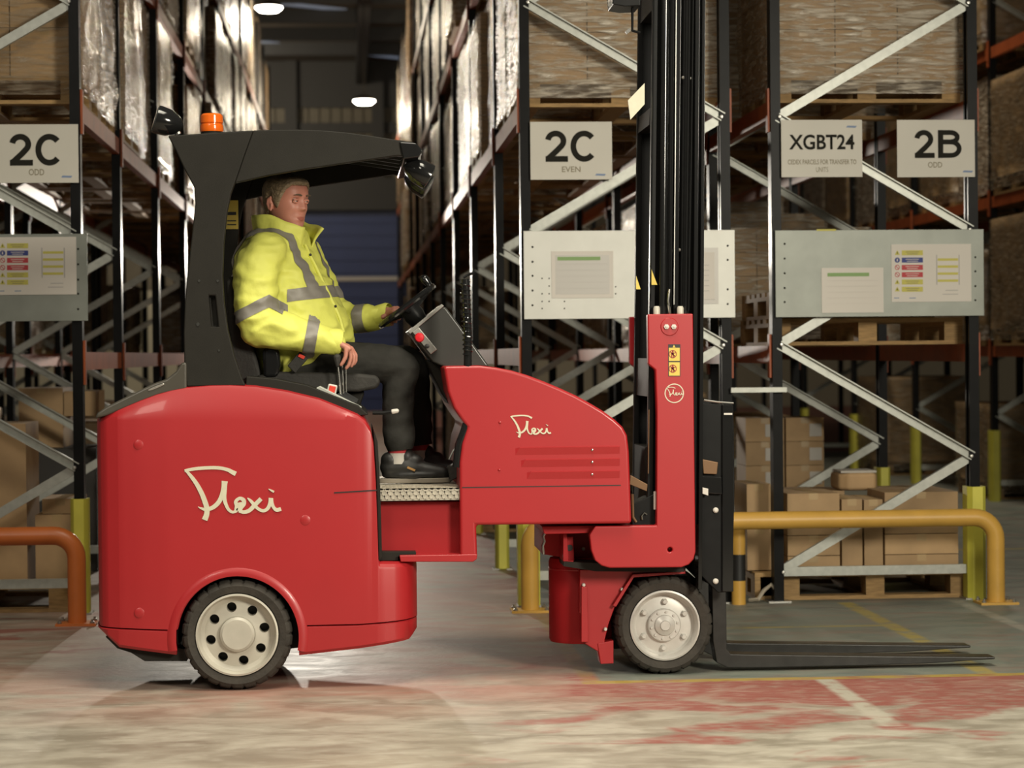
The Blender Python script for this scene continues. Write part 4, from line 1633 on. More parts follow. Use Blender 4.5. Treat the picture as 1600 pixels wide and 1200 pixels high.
# ---- cab guard: near and far side plates, roof, cross members
PILLAR = [(262, 212), (300, 209.5), (345, 206.5), (396, 203.5), (381, 245), (367, 286), (361, 302), (355, 332), (350, 380), (348, 430), (350, 470), (356, 515), (366, 555), (378, 590), (384, 603), (292, 604), (288, 570), (287, 520),
          (289, 470), (294, 420), (300, 365), (305, 318), (303, 292), (287, 262), (274, 234)]
ROOFP = [(396, 203.5), (430, 202.5), (465, 202.2), (500, 203.2), (540, 206.5), (580, 212), (615, 217.5), (645, 222), (655, 228), (648, 240), (628, 244), (622, 243), (560, 252), (478, 264), (420, 274), (367, 286), (381, 245)]
for nearf, (ya, yb) in ((True, (YN + 0.04, YN + 0.085)), (False, (YF - 0.085, YF - 0.04))):
    Yq = YN + 0.04
    pl = prism_part('cab_pillar', PILLAR, Yq, ya, yb, 'black_matt', 0.006)
    rf = prism_part('roof_side', ROOFP, Yq, ya + 0.002, yb - 0.002, 'black_matt', 0.005)
    if nearf:
        ct = MB()
        q = [P(x, y, Yq) for (x, y) in ((326, 462), (336, 462), (341, 511), (330, 511))]
        ct.prism([(p.x, p.z) for p in q], ya - 0.05, yb - 0.012)
        cut(pl, ct)
        for (bx, by, r_) in ((311, 439, .006), (340, 439, .006), (309, 507, .008), (342, 548, .005)):
            p = P(bx, by, Yq)
            MB().lathe([(0.001, -0.003), (r_ * 0.8, -0.003), (r_, 0.0), (r_, .002)], (p.x, ya, p.z), 'y', 12).build('bolt', 'grey_plastic', pl)
Yq = YN + 0.085
tops = XZ([(270, 211), (300, 209.5), (345, 206.5), (396, 203.5), (430, 202.5), (465, 202.2), (500, 203.2), (540, 206.5), (580, 212), (615, 217.5), (645, 222)], YN + 0.04)
lo = [(x, z - 0.022) for x, z in tops]
MB().prism(tops + lo[::-1], YN + 0.086, YF - 0.086).build('roof_panel', 'black_matt', TR)
for k in range(5):
    y = YN + 0.2 + k * 0.175
    MB().tube([(x, y, z - 0.04) for x, z in tops[2:]], 0.014, 6).build('roof_bar', 'black_paint', TR)
prism_part('front_bar', [(624, 222), (650, 224), (661, 236), (654, 246), (630, 249)], YN + 0.05, YN + 0.03, YF - 0.03, 'black_gloss', 0.006)
prism_part('rear_bar', [(262, 211), (276, 211), (282, 226), (270, 228)], YN + 0.05, YN + 0.087, YF - 0.087, 'black_paint', 0.004)

# lamps and beacon
def lamp_unit(px, py, Y, d, r_, label):
    c_ = P(px, py, Y)
    d = Vector(d).normalized()
    m_ = MB().tube([c_ - d * 0.065, c_ - d * 0.05, c_ - d * 0.01, c_ + d * 0.035, c_ + d * 0.045], [r_ * 0.35, r_ * 0.62, r_ * 0.95, r_, r_ * 0.98], 20)
    o_ = m_.build('work_lamp', 'black_gloss', TR, smooth=40)
    MB().tube([c_ + d * 0.043, c_ + d * 0.049], [r_ * 0.9, r_ * 0.82], 20).build('lens', 'glass_lamp', o_)
    return o_


wl = lamp_unit(260, 191, 9.36, (-0.80, -0.12, 0.25), 0.058, '')
MB().cyl(P(273, 196, 9.36), P(279, 210, 9.36), 0.012, 8).build('bracket', 'steel', wl)
wl = lamp_unit(655, 268, 9.40, (0.78, 0.1, -0.45), 0.055, '')
MB().box(P(644, 238, 9.4).x, P(657, 238, 9.4).x, 9.38, 9.43, P(650, 256, 9.4).z, P(650, 238, 9.4).z).build('bracket', 'steel', wl)
lamp_unit(655, 285, 9.95, (0.78, -0.1, -0.45), 0.055, '')
b0 = P(331, 207, 9.55)
sb = F / 9.55
MB().lathe([(0.044, -0.012), (0.044, 0.0), (0.040, 0.002)], (b0.x, 9.55, b0.z), 'z', 24).build('beacon_base', 'black_matt', TR)
be = MB().lathe([(0.047, 0.0), (0.049, 0.008), (0.047, 0.028), (0.044, 0.03), (0.044, 0.034), (0.047, 0.037), (0.046, 0.066), (0.038, 0.074), (0.001, 0.076)], (b0.x, 9.55, b0.z + 0.002), 'z', 28).build('beacon', 'beacon', TR)
# yellow label inside the far pillar
a, b_ = P(352, 358, YF - 0.09), P(372, 313, YF - 0.09)
st = MB().box(a.x, b_.x, YF - 0.0885, YF - 0.0865, a.z, b_.z).build('warning_label', 'sticker_yellow', TR)
for k, yy in enumerate((331, 344, 350)):
    q0, q1 = P(355, yy + (5 if k == 0 else 2), YF - 0.09), P(369, yy, YF - 0.09)
    MB().box(q0.x, q1.x, YF - 0.0895, YF - 0.0885, q0.z, q1.z).build('label_print', 'sticker_black', st)

# ---- seat and deck
MB().prism(XZ([(385, 588), (430, 592), (480, 602), (520, 618), (560, 634), (576, 648), (560, 650), (500, 626), (450, 614), (400, 606), (384, 604)], YN + .05), YN + 0.05, YF - 0.05).build('deck_trim', 'black_matt', TR, 0.004)
MB().prism(XZ([(356, 440), (366, 432), (376, 440), (384, 490), (398, 540), (412, 585), (405, 600), (372, 600), (362, 540)], 9.7), 9.5, 10.0).build('seat_back', 'black_rubber', TR, 0.03, 4)
MB().prism(XZ([(404, 586), (440, 580), (560, 583), (588, 586), (594, 596), (588, 606), (560, 611), (404, 611)], 9.7), 9.48, 10.02).build('seat_cushion', 'black_rubber', TR, 0.025, 4)
MB().prism(XZ([(410, 545), (424, 540), (436, 545), (440, 570), (434, 590), (412, 590)], 9.5), 9.47, 9.53).build('seat_bolster', 'black_gloss', TR, 0.02, 4)
MB().prism(XZ([(470, 611), (570, 611), (560, 640), (480, 640)], 9.7), 9.55, 9.95).build('seat_base', 'black_matt', TR, 0.01)
# lever console
MB().prism(XZ([(494, 606), (500, 603), (566, 636), (560, 642), (545, 641), (496, 614)], 9.38), 9.36, 9.47).build('lever_plate', 'galv', TR, 0.004)
q = P(519, 608, 9.40)
sw = MB().obox((q.x, 9.40, q.z), (0.019, 0, -0.004), (0, 0.012, 0), (0.004, 0, 0.019)).build('switch_frame', 'label_white', TR, 0.006)
MB().obox((q.x, 9.388, q.z), (0.013, 0, -0.003), (0, 0.004, 0), (0.003, 0, 0.013)).build('switch', 'switch_red', sw, 0.003)
lv = [((527, 563), (533, 620), 9.41), ((534, 560), (537, 618), 9.44), ((540, 560), (541, 616), 9.47)]
for (pa, pb, Y) in lv:
    k_ = MB().capsule(P(pa[0], pa[1] - 4, Y), 0.016, P(pa[0] + 1, pa[1] + 8, Y), 0.009, 10).build('lever_knob', 'black_rubber', TR)
    MB().cyl(P(pa[0], pa[1], Y), P(pb[0], pb[1], Y), 0.0042, 8).build('lever_rod', 'chrome', k_)
    MB().obox(P(pb[0] + 6, pb[1] + 4, Y), (0.03, 0, -0.018), (0, 0.005, 0), (0.004, 0, 0.008)).build('lever_slot', 'sticker_black', k_)
MB().tube([P(582, 645, 9.3), P(600, 645, 9.3), P(620, 642, 9.3)], 0.008, 8).build('catch_rod', 'black_paint', TR)
MB().capsule(P(614, 643, 9.3), 0.010, P(620, 642, 9.3), 0.009, 8).build('catch_tip', 'label_white', TR)

# ---- step floor with raised tread pattern
Yt = 9.27
za, zb_ = P(650, 782, Yt).z, P(650, 763, Yt).z
xa, xb_ = P(590, 770, Yt).x, P(720, 770, Yt).x
st = MB().box(xa, xb_, Yt, YF - 0.08, zb_ - 0.006, zb_).box(xa, xb_, Yt, Yt + 0.006, za, zb_).build('step_plate', 'tread_plate', TR)
tm = MB()
k = 0
for r_ in range(3):
    for i in range(26):
        cx_ = xa + 0.008 + i * (xb_ - xa - 0.016) / 25
        cz_ = za + 0.010 + r_ * 0.0155
        s_ = 1 if (i + r_) % 2 else -1
        tm.obox((cx_, Yt - 0.001, cz_), (0.0075, 0, 0.0075 * s_), (0, 0.002, 0), (0.0018, 0, -0.0018 * s_))
for r_ in range(8):
    for i in range(22):
        cx_ = xa + 0.012 + i * (xb_ - xa - 0.024) / 21
        cy_ = Yt + 0.02 + r_ * 0.03
        s_ = 1 if (i + r_) % 2 else -1
        tm.obox((cx_, cy_, zb_ + 0.001), (0.008, 0.008 * s_, 0), (0.002, -0.002 * s_, 0), (0, 0, 0.002))
tm.build('tread_pattern', 'tread_plate', st)['kind'] = 'stuff'
prism_part('step_box', [(594, 784), (722, 784), (722, 870), (594, 870)], 9.32, 9.33, YF - 0.1, 'red_plain', 0.003)
prism_part('step_sill', [(590, 862), (650, 862), (650, 868), (622, 870), (622, 876), (590, 876)], 9.27, 9.27, YF - 0.1, 'black_matt', 0.002)
prism_part('base_plate', [(624, 868), (746, 866), (745, 874), (739, 878), (626, 878)], 9.24, 9.24, YF - 0.1, 'red', 0.004)
prism_part('rear_frame_edge', [(583, 668), (590, 690), (594, 760), (597, 870), (592, 876), (588, 740)], 9.26, 9.24, YF - 0.1, 'black_matt', 0.002)

# ---- front bonnet
Yb = 9.25
BON = [(693, 572), (750, 571), (775, 574), (800, 579), (825, 586.5), (850, 596), (875, 606.5), (900, 618), (922, 630), (942, 642), (960, 655), (973, 667), (980, 680), (983, 705), (985, 760), (987, 818), (744, 820.5), (746, 870), (739, 877), (719, 877),
       (718, 722), (722, 692), (730, 668), (721, 656), (709, 638), (699, 612)]
bon = prism_part('front_bonnet', BON, Yb, Yb, YF - 0.05, 'red', 0.03, None, 5)
prism_part('panel_gap', [(722, 761), (970, 757.5), (970, 759), (722, 762.5)], Yb, Yb - 0.001, Yb + 0.004, 'sticker_black')
for (x0_, yy) in ((804, 697), (813, 716), (822, 735)):
    # pressed louvre: a wedge standing proud of the panel, open at its upper edge
    z0, z1 = P(900, yy + 15, Yb).z, P(900, yy, Yb).z
    xl, xr_ = P(x0_, yy, Yb).x, P(968, yy, Yb).x
    zr0 = z1 - 0.004
    vs = [(xl, Yb + 0.001, z0), (xr_, Yb + 0.001, z0), (xr_, Yb - 0.006, zr0), (xl + 0.02, Yb - 0.006, zr0), (xl, Yb + 0.001, z1 - 0.006), (xr_, Yb + 0.002, z1 - 0.002), (xl + 0.02, Yb + 0.002, z1 - 0.002)]
    MB().add(vs, [(0, 1, 2, 3), (0, 3, 4), (3, 2, 5, 6)]).build('louvre', 'red', bon, smooth=0)
for (bx, by) in ((781, 660), (780, 734), (925, 703), (925, 722), (925, 741)):  # chrome dots on the louvres imitate highlights, the red ones are rivets
    p = P(bx, by, Yb)
    MB().lathe([(0.001, -0.005), (0.004, -0.004), (0.006, 0.0), (0.006, 0.002)], (p.x, Yb - (0.004 if bx > 900 else 0), p.z), 'y', 10).build('rivet_glint', 'chrome' if bx > 900 else 'red', bon)

# ---- steering column, wheel, grab pole
Ys = 9.52
co = MB().prism(XZ([(640, 519), (690, 479), (697, 480), (727, 520), (765, 573), (700, 576), (676, 566)], Ys), Ys, Ys + 0.42).build('steering_console', 'grey_plastic', TR, 0.045, 6)
MB().prism(XZ([(637, 518), (690, 475), (694, 478), (641, 522)], Ys), Ys - 0.005, Ys + 0.425).build('console_cap', 'steel', co, 0.002)
cp = MB().prism(XZ([(644, 519), (654, 511), (683, 546), (673, 554)], Ys), Ys - 0.016, Ys + 0.02).build('switch_panel', 'steel', co, 0.003)
q = P(655, 527.5, Ys)
MB().lathe([(0.001, -0.028), (0.016, -0.026), (0.020, -0.018), (0.016, -0.010), (0.016, 0)], (q.x, Ys - 0.016, q.z), 'y', 20).build('stop_button', 'button_red', co)
q = P(667, 541, Ys)
MB().lathe([(0.001, -0.012), (0.008, -0.01), (0.010, 0)], (q.x, Ys - 0.016, q.z), 'y', 12).build('key_switch', 'sticker_black', co)
MB().prism(XZ([(664, 560), (700, 575), (740, 660), (722, 660), (690, 615)], 9.6), 9.62, 10.05).build('column_foot', 'black_matt', TR, 0.01)
wc = P(636, 478, 9.70)
du = Vector((74, 0, 55)).normalized()
dv = Vector((0, 1, 0))
dn = dv.cross(du).normalized()
if dn.z < 0:
    dn = -dn
SWR = 0.135
pts = [wc + du * SWR * math.cos(a) + dv * SWR * math.sin(a) for a in [2 * math.pi * k / 40 for k in range(41)]]
sw = MB().tube(pts, 0.0135, 10, False).build('steering_wheel', 'black_gloss', TR)
for k in range(3):
    a = k * 2 * math.pi / 3 + 0.3
    MB().tube([wc - dn * 0.03, wc + (du * math.cos(a) + dv * math.sin(a)) * SWR], [0.014, 0.009], 8).build('spoke', 'black_gloss', sw)
MB().tube([wc - dn * 0.01, wc - dn * 0.05, wc - dn * 0.12], [0.04, 0.045, 0.03], 16).build('hub', 'black_paint', sw)
kp = wc + du * SWR * 0.94
MB().capsule(kp + dn * 0.012, 0.012, kp + dn * 0.045, 0.019, 12).build('steering_knob', 'black_gloss', sw)
gp = MB().tube([P(727, 436, 9.27), P(729, 470, 9.27), P(731, 520, 9.27), P(731, 640, 9.27), P(730, 660, 9.27), P(724, 678, 9.27), P(717, 695, 9.27), P(713, 730, 9.27)], 0.0165, 14).build('grab_pole', 'black_gloss', TR)
pts = []
for k in range(161):
    u = k / 160
    p = P(727 + 4 * u, 440 + 115 * u, 9.27)
    a = k * 0.62
    pts.append((p.x + 0.0185 * math.cos(a), 9.27 + 0.0185 * math.sin(a), p.z))
MB().tube(pts, 0.0032, 5).build('coiled_cable', 'black_gloss', gp)
MB().tube([P(724, 434, 9.30), P(730, 430, 9.30), P(742, 426, 9.34)], 0.006, 6).build('mirror_arm', 'black_paint', gp)
MB().tube([P(720, 690, 9.3), P(708, 705, 9.3), P(702, 718, 9.3)], 0.004, 6).build('pedal_rod', 'steel', TR)
prism_part('pedal', [(700, 730), (716, 722), (718, 745), (704, 752)], 9.5, 9.5, 9.6, 'black_rubber', 0.004)

# ---- front chassis: mast frame plate, swivel housing, drum, axle bracket
Ym = 9.28
LPL = [(1012, 491), (1083, 490), (1084.5, 640), (1087, 862), (1084, 874), (1077, 882), (1065, 886.5), (953, 887.5), (940, 884), (930, 876), (924, 860), (921, 836), (930, 822), (1026, 821), (1026.5, 650), (1024, 578), (1013, 569)]
mp = prism_part('mast_frame_plate', LPL, Ym, Ym, Ym + 0.05, 'red', 0.006)
ct = MB()
q = P(1047, 859, Ym)
ct.cyl((q.x, Ym - 0.05, q.z), (q.x, Ym + 0.04, q.z), 0.0095, 16)
cut(mp, ct)
prism_part('mast_frame_plate', LPL, Ym, 9.89, 9.94, 'red', 0.006)
prism_part('mast_base', [(930, 824), (1080, 824), (1080, 880), (935, 880)], Ym, Ym + 0.052, 9.888, 'red_plain')
q = P(1046, 510.5, Ym)
bs = MB().lathe([(0.001, -0.004), (0.034, -0.004), (0.037, 0.0), (0.037, 0.003)], (q.x, Ym, q.z), 'y', 32).build('boss', 'red', mp)
for bx in (1041, 1052.5):
    q = P(bx, 510.5, Ym)
    MB().lathe([(0.001, -0.016), (0.004, -0.016), (0.005, -0.012), (0.011, -0.011), (0.011, -0.004)], (q.x, Ym, q.z), 'y', 6).build('bolt', 'label_white', mp)
for bx in (1026, 1063):
    q = P(bx, 486, Ym + 0.03)
    MB().lathe([(0.014, -0.016), (0.014, 0.012), (0.010, 0.02)], (q.x, Ym + 0.03, q.z), 'z', 12).build('nut', 'rim_cream', mp)
# warning sticker with figures
Yk = Ym - 0.0012
sk = prism_part('warning_sticker', [(1044, 538), (1063, 538), (1063, 588), (1044, 588)], Ym, Ym - 0.0012, Ym - 0.0002, 'sticker_black', 0, mp)
for (y0_, y1_) in ((543.5, 564), (566, 587)):
    prism_part('yellow_field', [(1045, y0_), (1062, y0_), (1062, y1_), (1045, y1_)], Ym, Yk - 0.0008, Yk, 'sticker_yellow', 0, mp)
    q = P(1051, (y0_ + y1_) / 2 - 0.5, Ym)
    MB().lathe([(0.0135, 0), (0.0135, -0.0006), (0.0165, -0.0006), (0.0165, 0)], (q.x, Yk - 0.0008, q.z), 'y', 20, close=True).build('ban_ring', 'sticker_red', mp)
    fg = MB()
    yk = Yk - 0.0016
    fg.lathe([(0.001, -0.0004), (0.0038, -0.0004), (0.0038, 0)], (q.x, yk + 0.0006, q.z + 0.010), 'y', 10)
    fg.obox((q.x, yk, q.z + 0.001), (0.0045, 0, 0), (0, 0.0004, 0), (0, 0, 0.006))
    fg.obox((q.x - 0.004, yk, q.z - 0.010), (0.002, 0, 0.0004), (0, 0.0004, 0), (-0.001, 0, 0.006))
    fg.obox((q.x + 0.004, yk, q.z - 0.010), (0.002, 0, -0.0004), (0, 0.0004, 0), (0.001, 0, 0.006))
    fg.obox((q.x + 0.002, yk, q.z + 0.003), (0.010, 0, 0.003), (0, 0.0004, 0), (0, 0, 0.0016))
    fg.obox((q.x, yk, q.z), (0.010, 0, -0.010), (0, 0.0004, 0), (0.0012, 0, 0.0012))
    fg.build('figure', 'sticker_red', mp)
q = P(1053, 541, Ym)
MB().prism([(q.x - 0.006, q.z - 0.005), (q.x + 0.006, q.z - 0.005), (q.x, q.z + 0.006)], Yk - 0.0008, Yk).build('warning_triangle', 'sticker_yellow', mp)
# yellow triangles on the mast
# swivel housing between bonnet and drum
prism_part('swivel_top', [(846, 822), (986, 820), (990, 826), (922, 832), (900, 833), (850, 834)], 9.36, 9.34, 10.1, 'red_plain', 0.003)
prism_part('swivel_back', [(850, 832), (930, 832), (930, 880), (850, 868)], 9.5, 9.56, 10.0, 'red_plain')
prism_part('swivel_web', [(880, 834), (886, 834), (888, 876), (896, 876), (897, 880), (880, 878)], 9.4, 9.40, 9.56, 'red_plain', 0.002)
prism_part('swivel_lug', [(880, 838), (895, 838), (897, 876), (880, 877)], 9.44, 9.43, 9.45, 'red_plain', 0.002)
q = P(890, 856, 9.43)
MB().lathe([(0.001, -0.002), (0.013, -0.002), (0.015, 0.004)], (q.x, 9.43, q.z), 'y', 16).build('pin_bore', 'sticker_black', TR)
q = P(914, 859, 9.5)
MB().lathe([(0.001, -0.012), (0.007, -0.01), (0.009, 0)], (q.x, 9.56, q.z), 'y', 8).build('bolt', 'rim_cream', TR)
prism_part('swivel_floor', [(880, 877), (950, 880), (1068, 888), (1068, 893), (930, 892), (880, 884)], 9.4, 9.38, 10.1, 'black_matt')
MB().tube([P(852, 832, 9.45), P(849, 838, 9.45), P(851, 846, 9.45), P(848, 853, 9.45), P(850, 866, 9.45)], 0.006, 8).build('hose', 'chrome', TR)
dc = P(907, 940, 9.66)
zt_, zb_ = P(880, 871, 9.53).z, P(880, 1007, 9.53).z
dr = MB().lathe([(0.10, zt_ - zb_), (0.128, zt_ - zb_ - 0.012), (0.134, zt_ - zb_ - 0.03), (0.134, 0.012), (0.128, 0.0), (0.001, 0.0)], (dc.x, 9.66, zb_), 'z', 40).build('drive_drum', 'red_plain', TR)
zs = P(880, 893, 9.53).z
MB().lathe([(0.1345, 0.0), (0.136, 0.002), (0.136, 0.006), (0.1345, 0.008)], (dc.x, 9.66, zs), 'z', 40, close=True).build('drum_band', 'red', dr)
prism_part('axle_bracket', [(906, 890), (1070, 889), (1072, 894), (992, 898), (986, 908), (962, 945), (951, 975), (945, 1000), (945, 1032), (958, 1036), (938, 1037), (934, 1018), (914, 1006), (910, 960), (905, 958)], 9.46, 9.46, 9.52, 'red', 0.004)
prism_part('axle_bracket_rib', [(988, 897), (1070, 892.5), (1071, 896), (990, 902), (962, 948), (957, 946)], 9.44, 9.43, 9.5, 'red', 0.002)
prism_part('axle_tube', [(925, 900), (1075, 900), (1075, 1010), (960, 1015), (940, 960)], 9.6, 9.62, 10.0, 'black_matt')
prism_part('bracket_cover', [(908, 916), (917, 916), (919, 1003), (908, 1003)], 9.45, 9.44, 9.50, 'red', 0.003)
for (bx, by) in ((972, 921), (946, 983), (912, 914)):
    q = P(bx, by, 9.45)
    MB().lathe([(0.001, -0.012), (0.006, -0.011), (0.008, 0.0), (0.008, 0.006)], (q.x, 9.452, q.z), 'y', 8).build('bolt', 'label_white', TR)
prism_part('foot_lug', [(933, 1005), (958, 1000), (958, 1036), (938, 1037)], 9.47, 9.455, 9.56, 'red', 0.003)
c2 = P(1039, 981, 10.02)
MB().lathe([(0.10, 0.0), (0.2, 0.01), (0.203, 0.04), (0.203, 0.16), (0.2, 0.19), (0.1, 0.2)], (c2.x - 0.02, 9.93, 0.204), 'y', 40).build('far_wheel', 'tyre', TR)
c3 = P(371, 991, 10.0)
MB().lathe([(0.10, 0.0), (0.215, 0.01), (0.221, 0.04), (0.221, 0.2), (0.215, 0.23), (0.1, 0.24)], (P(371, 991, YN).x, YF - 0.245, 0.222), 'y', 40).build('far_wheel', 'tyre', TR)

# ---- mast: tilted rails, rams, hoses
MT, MBm = -60, 1000


def slant(name, tl, tr, bl, br, ty, by, y0, y1, m, bevel=0.003, parent=None):
    return prism_part(name, [(tl, ty), (tr, ty), (br, by), (bl, by)], 9.35, y0, y1, m, bevel, parent, 2)


for (y0, y1) in ((9.335, 9.42), (9.80, 9.885)):
    o = slant('mast_rail', 1020, 1028, 1010, 1019, MT, 820, y0, y0 + 0.035, 'black_paint')
    slant('rail_web', 1028, 1047, 1019, 1037, MT, 820, y0 + 0.03, y1 - 0.02, 'black_paint', 0, o)
    slant('rail_flange', 1047, 1054, 1037, 1045, MT, 820, y0 + 0.004, y1 - 0.015, 'black_gloss', 0.002, o)
    o = slant('mast_rail', 1057, 1065, 1048, 1056, MT, 820, y0 + 0.005, y1 - 0.015, 'black_gloss')
    slant('rail_web', 1054, 1098, 1045, 1090, MT, 820, y0 + 0.035, y1 - 0.02, 'black_paint', 0, o)
    slant('rail_flange', 1086, 1093, 1080, 1086, MT, 860, y0 - 0.005, y1 - 0.015, 'black_gloss', 0.002, o)
    slant('rail_edge', 1097, 1102, 1090, 1096, MT, 920, y0, y1, 'black_gloss', 0.002, o)
Yr = 9.32
ram = MB().tube([P(1034, 640, Yr), P(1040, MT, Yr)], 0.016, 14).build('lift_ram', 'black_gloss', TR)
MB().tube([P(1070, 500, Yr), P(1076, MT, Yr)], 0.013, 12).build('lift_ram', 'black_paint', TR)
for (xt, xb2, yb, r_) in ((1022, 1016, 470, .0035), (1053, 1048, 480, .004), (1057, 1053, 476, .003), (1078, 1071, 485, .0035), (1084, 1076, 485, .003)):
    MB().tube([P(xt, MT, 9.30), P((xt + xb2) / 2, 250, 9.295), P(xb2, yb, 9.30)], r_, 6).build('hose', 'black_gloss' if xt != 1057 else 'steel', TR)
MB().tube([P(1046, 452, 9.29), P(1044, 470, 9.285), P(1047, 490, 9.29)], 0.005, 6).build('hose_fitting', 'chrome', TR)
for (bx, by) in ((1063, 390), (1074, 391), (1069, 120), (1079, 121)):
    q = P(bx, by, 9.33)
    MB().lathe([(0.001, -0.01), (0.006, -0.008), (0.007, 0.004)], (q.x, 9.36, q.z), 'y', 8).build('rail_bolt', 'label_white', TR)
# cross members
prism_part('mast_tie', [(1022, -30), (1095, -30), (1095, 12), (1022, 12)], 9.35, 9.425, 9.80, 'black_paint')
prism_part('mast_tie', [(1020, 165), (1090, 165), (1090, 190), (1018, 192)], 9.35, 9.425, 9.80, 'black_paint')
prism_part('mast_tie', [(1016, 560), (1080, 560), (1080, 620), (1015, 620)], 9.35, 9.425, 9.80, 'black_matt')
prism_part('mast_tie', [(1012, 700), (1080, 700), (1080, 820), (1011, 820)], 9.35, 9.425, 9.80, 'black_matt')
prism_part('mast_top_bracket', [(955, -20), (1000, -20), (1000, 10), (975, 11), (957, 8)], 9.33, 9.31, 9.5, 'black_paint', 0.004)
MB().tube([P(988, 8, 9.36), P(988, 48, 9.36), P(1000, 51, 9.36)], 0.006, 8).build('bracket_rod', 'black_paint', TR)
q = P(981, 49, 9.36)
MB().obox(q, (0.008, 0, 0.007), (0, 0.01, 0), (-0.004, 0, 0.005)).build('bracket_eye', 'chrome', TR)
# pale angled plate on the mast
a = [P(x, y, 9.34) for (x, y) in ((981, 157), (1007, 130), (1007, 163), (986, 188))]
m_ = MB()
far = [P(x + 4, y, 9.6) for (x, y) in ((981, 157), (1007, 130), (1007, 163), (986, 188))]
m_.prism(XZ([(981, 157), (1007, 130), (1007, 163), (985, 187)], 9.33), 9.325, 9.335).build('pale_plate', 'logo_cream', TR)
# black hub parts left of the frame plate
prism_part('mast_pivot', [(984, 790), (1026, 770), (1026, 821), (988, 821)], 9.33, 9.33, 9.45, 'black_paint', 0.004)
prism_part('mast_bracket', [(985, 742), (1012, 757), (1011, 768), (984, 757)], 9.32, 9.322, 9.34, 'copper', 0.002)
MB().tube([P(988, 772, 9.33), P(989, 808, 9.33), P(994, 816, 9.33)], 0.006, 8).build('hose', 'copper', TR)
MB().tube([P(1014, 640, 9.33), P(1013, 740, 9.33)], 0.0025, 6).build('hose', 'copper', TR)
MB().cyl(P(1023, 768, 9.32), P(1023, 796, 9.32), 0.005, 8).build('pin', 'label_white', TR)
MB().tube([P(1004, 812, 9.32), P(1003, 806, 9.32), P(1007, 801, 9.32), P(1011, 804, 9.32)], 0.004, 6).build('grease_nipple', 'chrome', TR)
# yellow warning triangles on the mast rails
for (x0_, x1_, yt_, yb2) in ((994, 1001, 431, 452), (1018, 1027, 421, 445)):
    Yj = 9.328
    MB().prism(XZ([(x0_, yt_), (x1_, yb2), (x0_, yb2)], Yj), Yj - 0.001, Yj + 0.004).build('warning_triangle', 'sticker_yellow', TR)

# ---- carriage and forks
Yca = 9.36
cg = prism_part('fork_carriage', [(1092, 630), (1146, 632), (1148, 760), (1144, 925), (1122, 926), (1096, 900), (1090, 760)], Yca, Yca, Yca + 0.03, 'black_paint', 0.004)
prism_part('fork_carriage', [(1092, 630), (1146, 632), (1148, 760), (1144, 925), (1122, 926), (1096, 900), (1090, 760)], Yca, 9.93, 9.96, 'black_paint', 0.004)
for (y0_, y1_) in ((640, 668), (770, 800), (880, 915)):
    prism_part('carriage_bar', [(1110, y0_), (1140, y0_), (1140, y1_), (1110, y1_)], Yca, Yca + 0.032, 9.928, 'black_paint', 0.003)
prism_part('carriage_edge', [(1128, 632), (1144, 632), (1145, 924), (1128, 924)], Yca, Yca - 0.014, Yca - 0.001, 'black_gloss', 0.003, cg)
for (bx, by) in ((1118, 797), (1118, 908)):
    q = P(bx, by, Yca)
    MB().lathe([(0.001, -0.014), (0.007, -0.013), (0.0115, -0.008), (0.0115, 0.0)], (q.x, Yca, q.z), 'y', 14).build('roller_bolt', 'label_white', cg)
prism_part('carriage_block', [(1096, 717), (1121, 722), (1119, 741), (1098, 740)], Yca, Yca - 0.02, Yca - 0.001, 'copper', 0.003, cg)
prism_part('carriage_latch', [(1094, 743), (1126, 745), (1127, 772), (1096, 770)], Yca, Yca - 0.024, Yca - 0.001, 'black_gloss', 0.004, cg)
prism_part('latch_tab', [(1096, 761), (1105, 763), (1105, 774), (1096, 771)], Yca, Yca - 0.03, Yca - 0.022, 'label_white', 0.002, cg)
prism_part('carriage_tab', [(1130, 645), (1143, 645), (1143, 648), (1130, 648)], Yca, Yca - 0.02, Yca - 0.013, 'label_white', 0, cg)
MB().tube([P(1100, 625, Yca), P(1120, 628, Yca), P(1146, 630, Yca)], 0.004, 6).build('carriage_top_rod', 'steel', cg)
MB().tube([P(1132, 664, Yca - 0.01), P(1140, 668, Yca - 0.01), P(1146, 678, Yca - 0.01), P(1143, 700, Yca - 0.01)], 0.004, 6).build('hose', 'black_gloss', cg)
FORK = [(1108, 770), (1130, 770), (1134, 1012), (1140, 1020.5), (1180, 1021.5), (1400, 1024), (1552, 1025), (1552, 1028.5), (1450, 1035), (1330, 1039), (1180, 1042), (1135, 1042), (1118, 1034), (1112, 1000)]
Yf1 = 9.50
fp = XZ(FORK, Yf1)
for i, (ya, yb) in enumerate(((9.47, 9.57), (9.85, 9.95))):
    MB().prism(fp, ya, yb).build('fork', 'fork_steel', TR, 0.004)

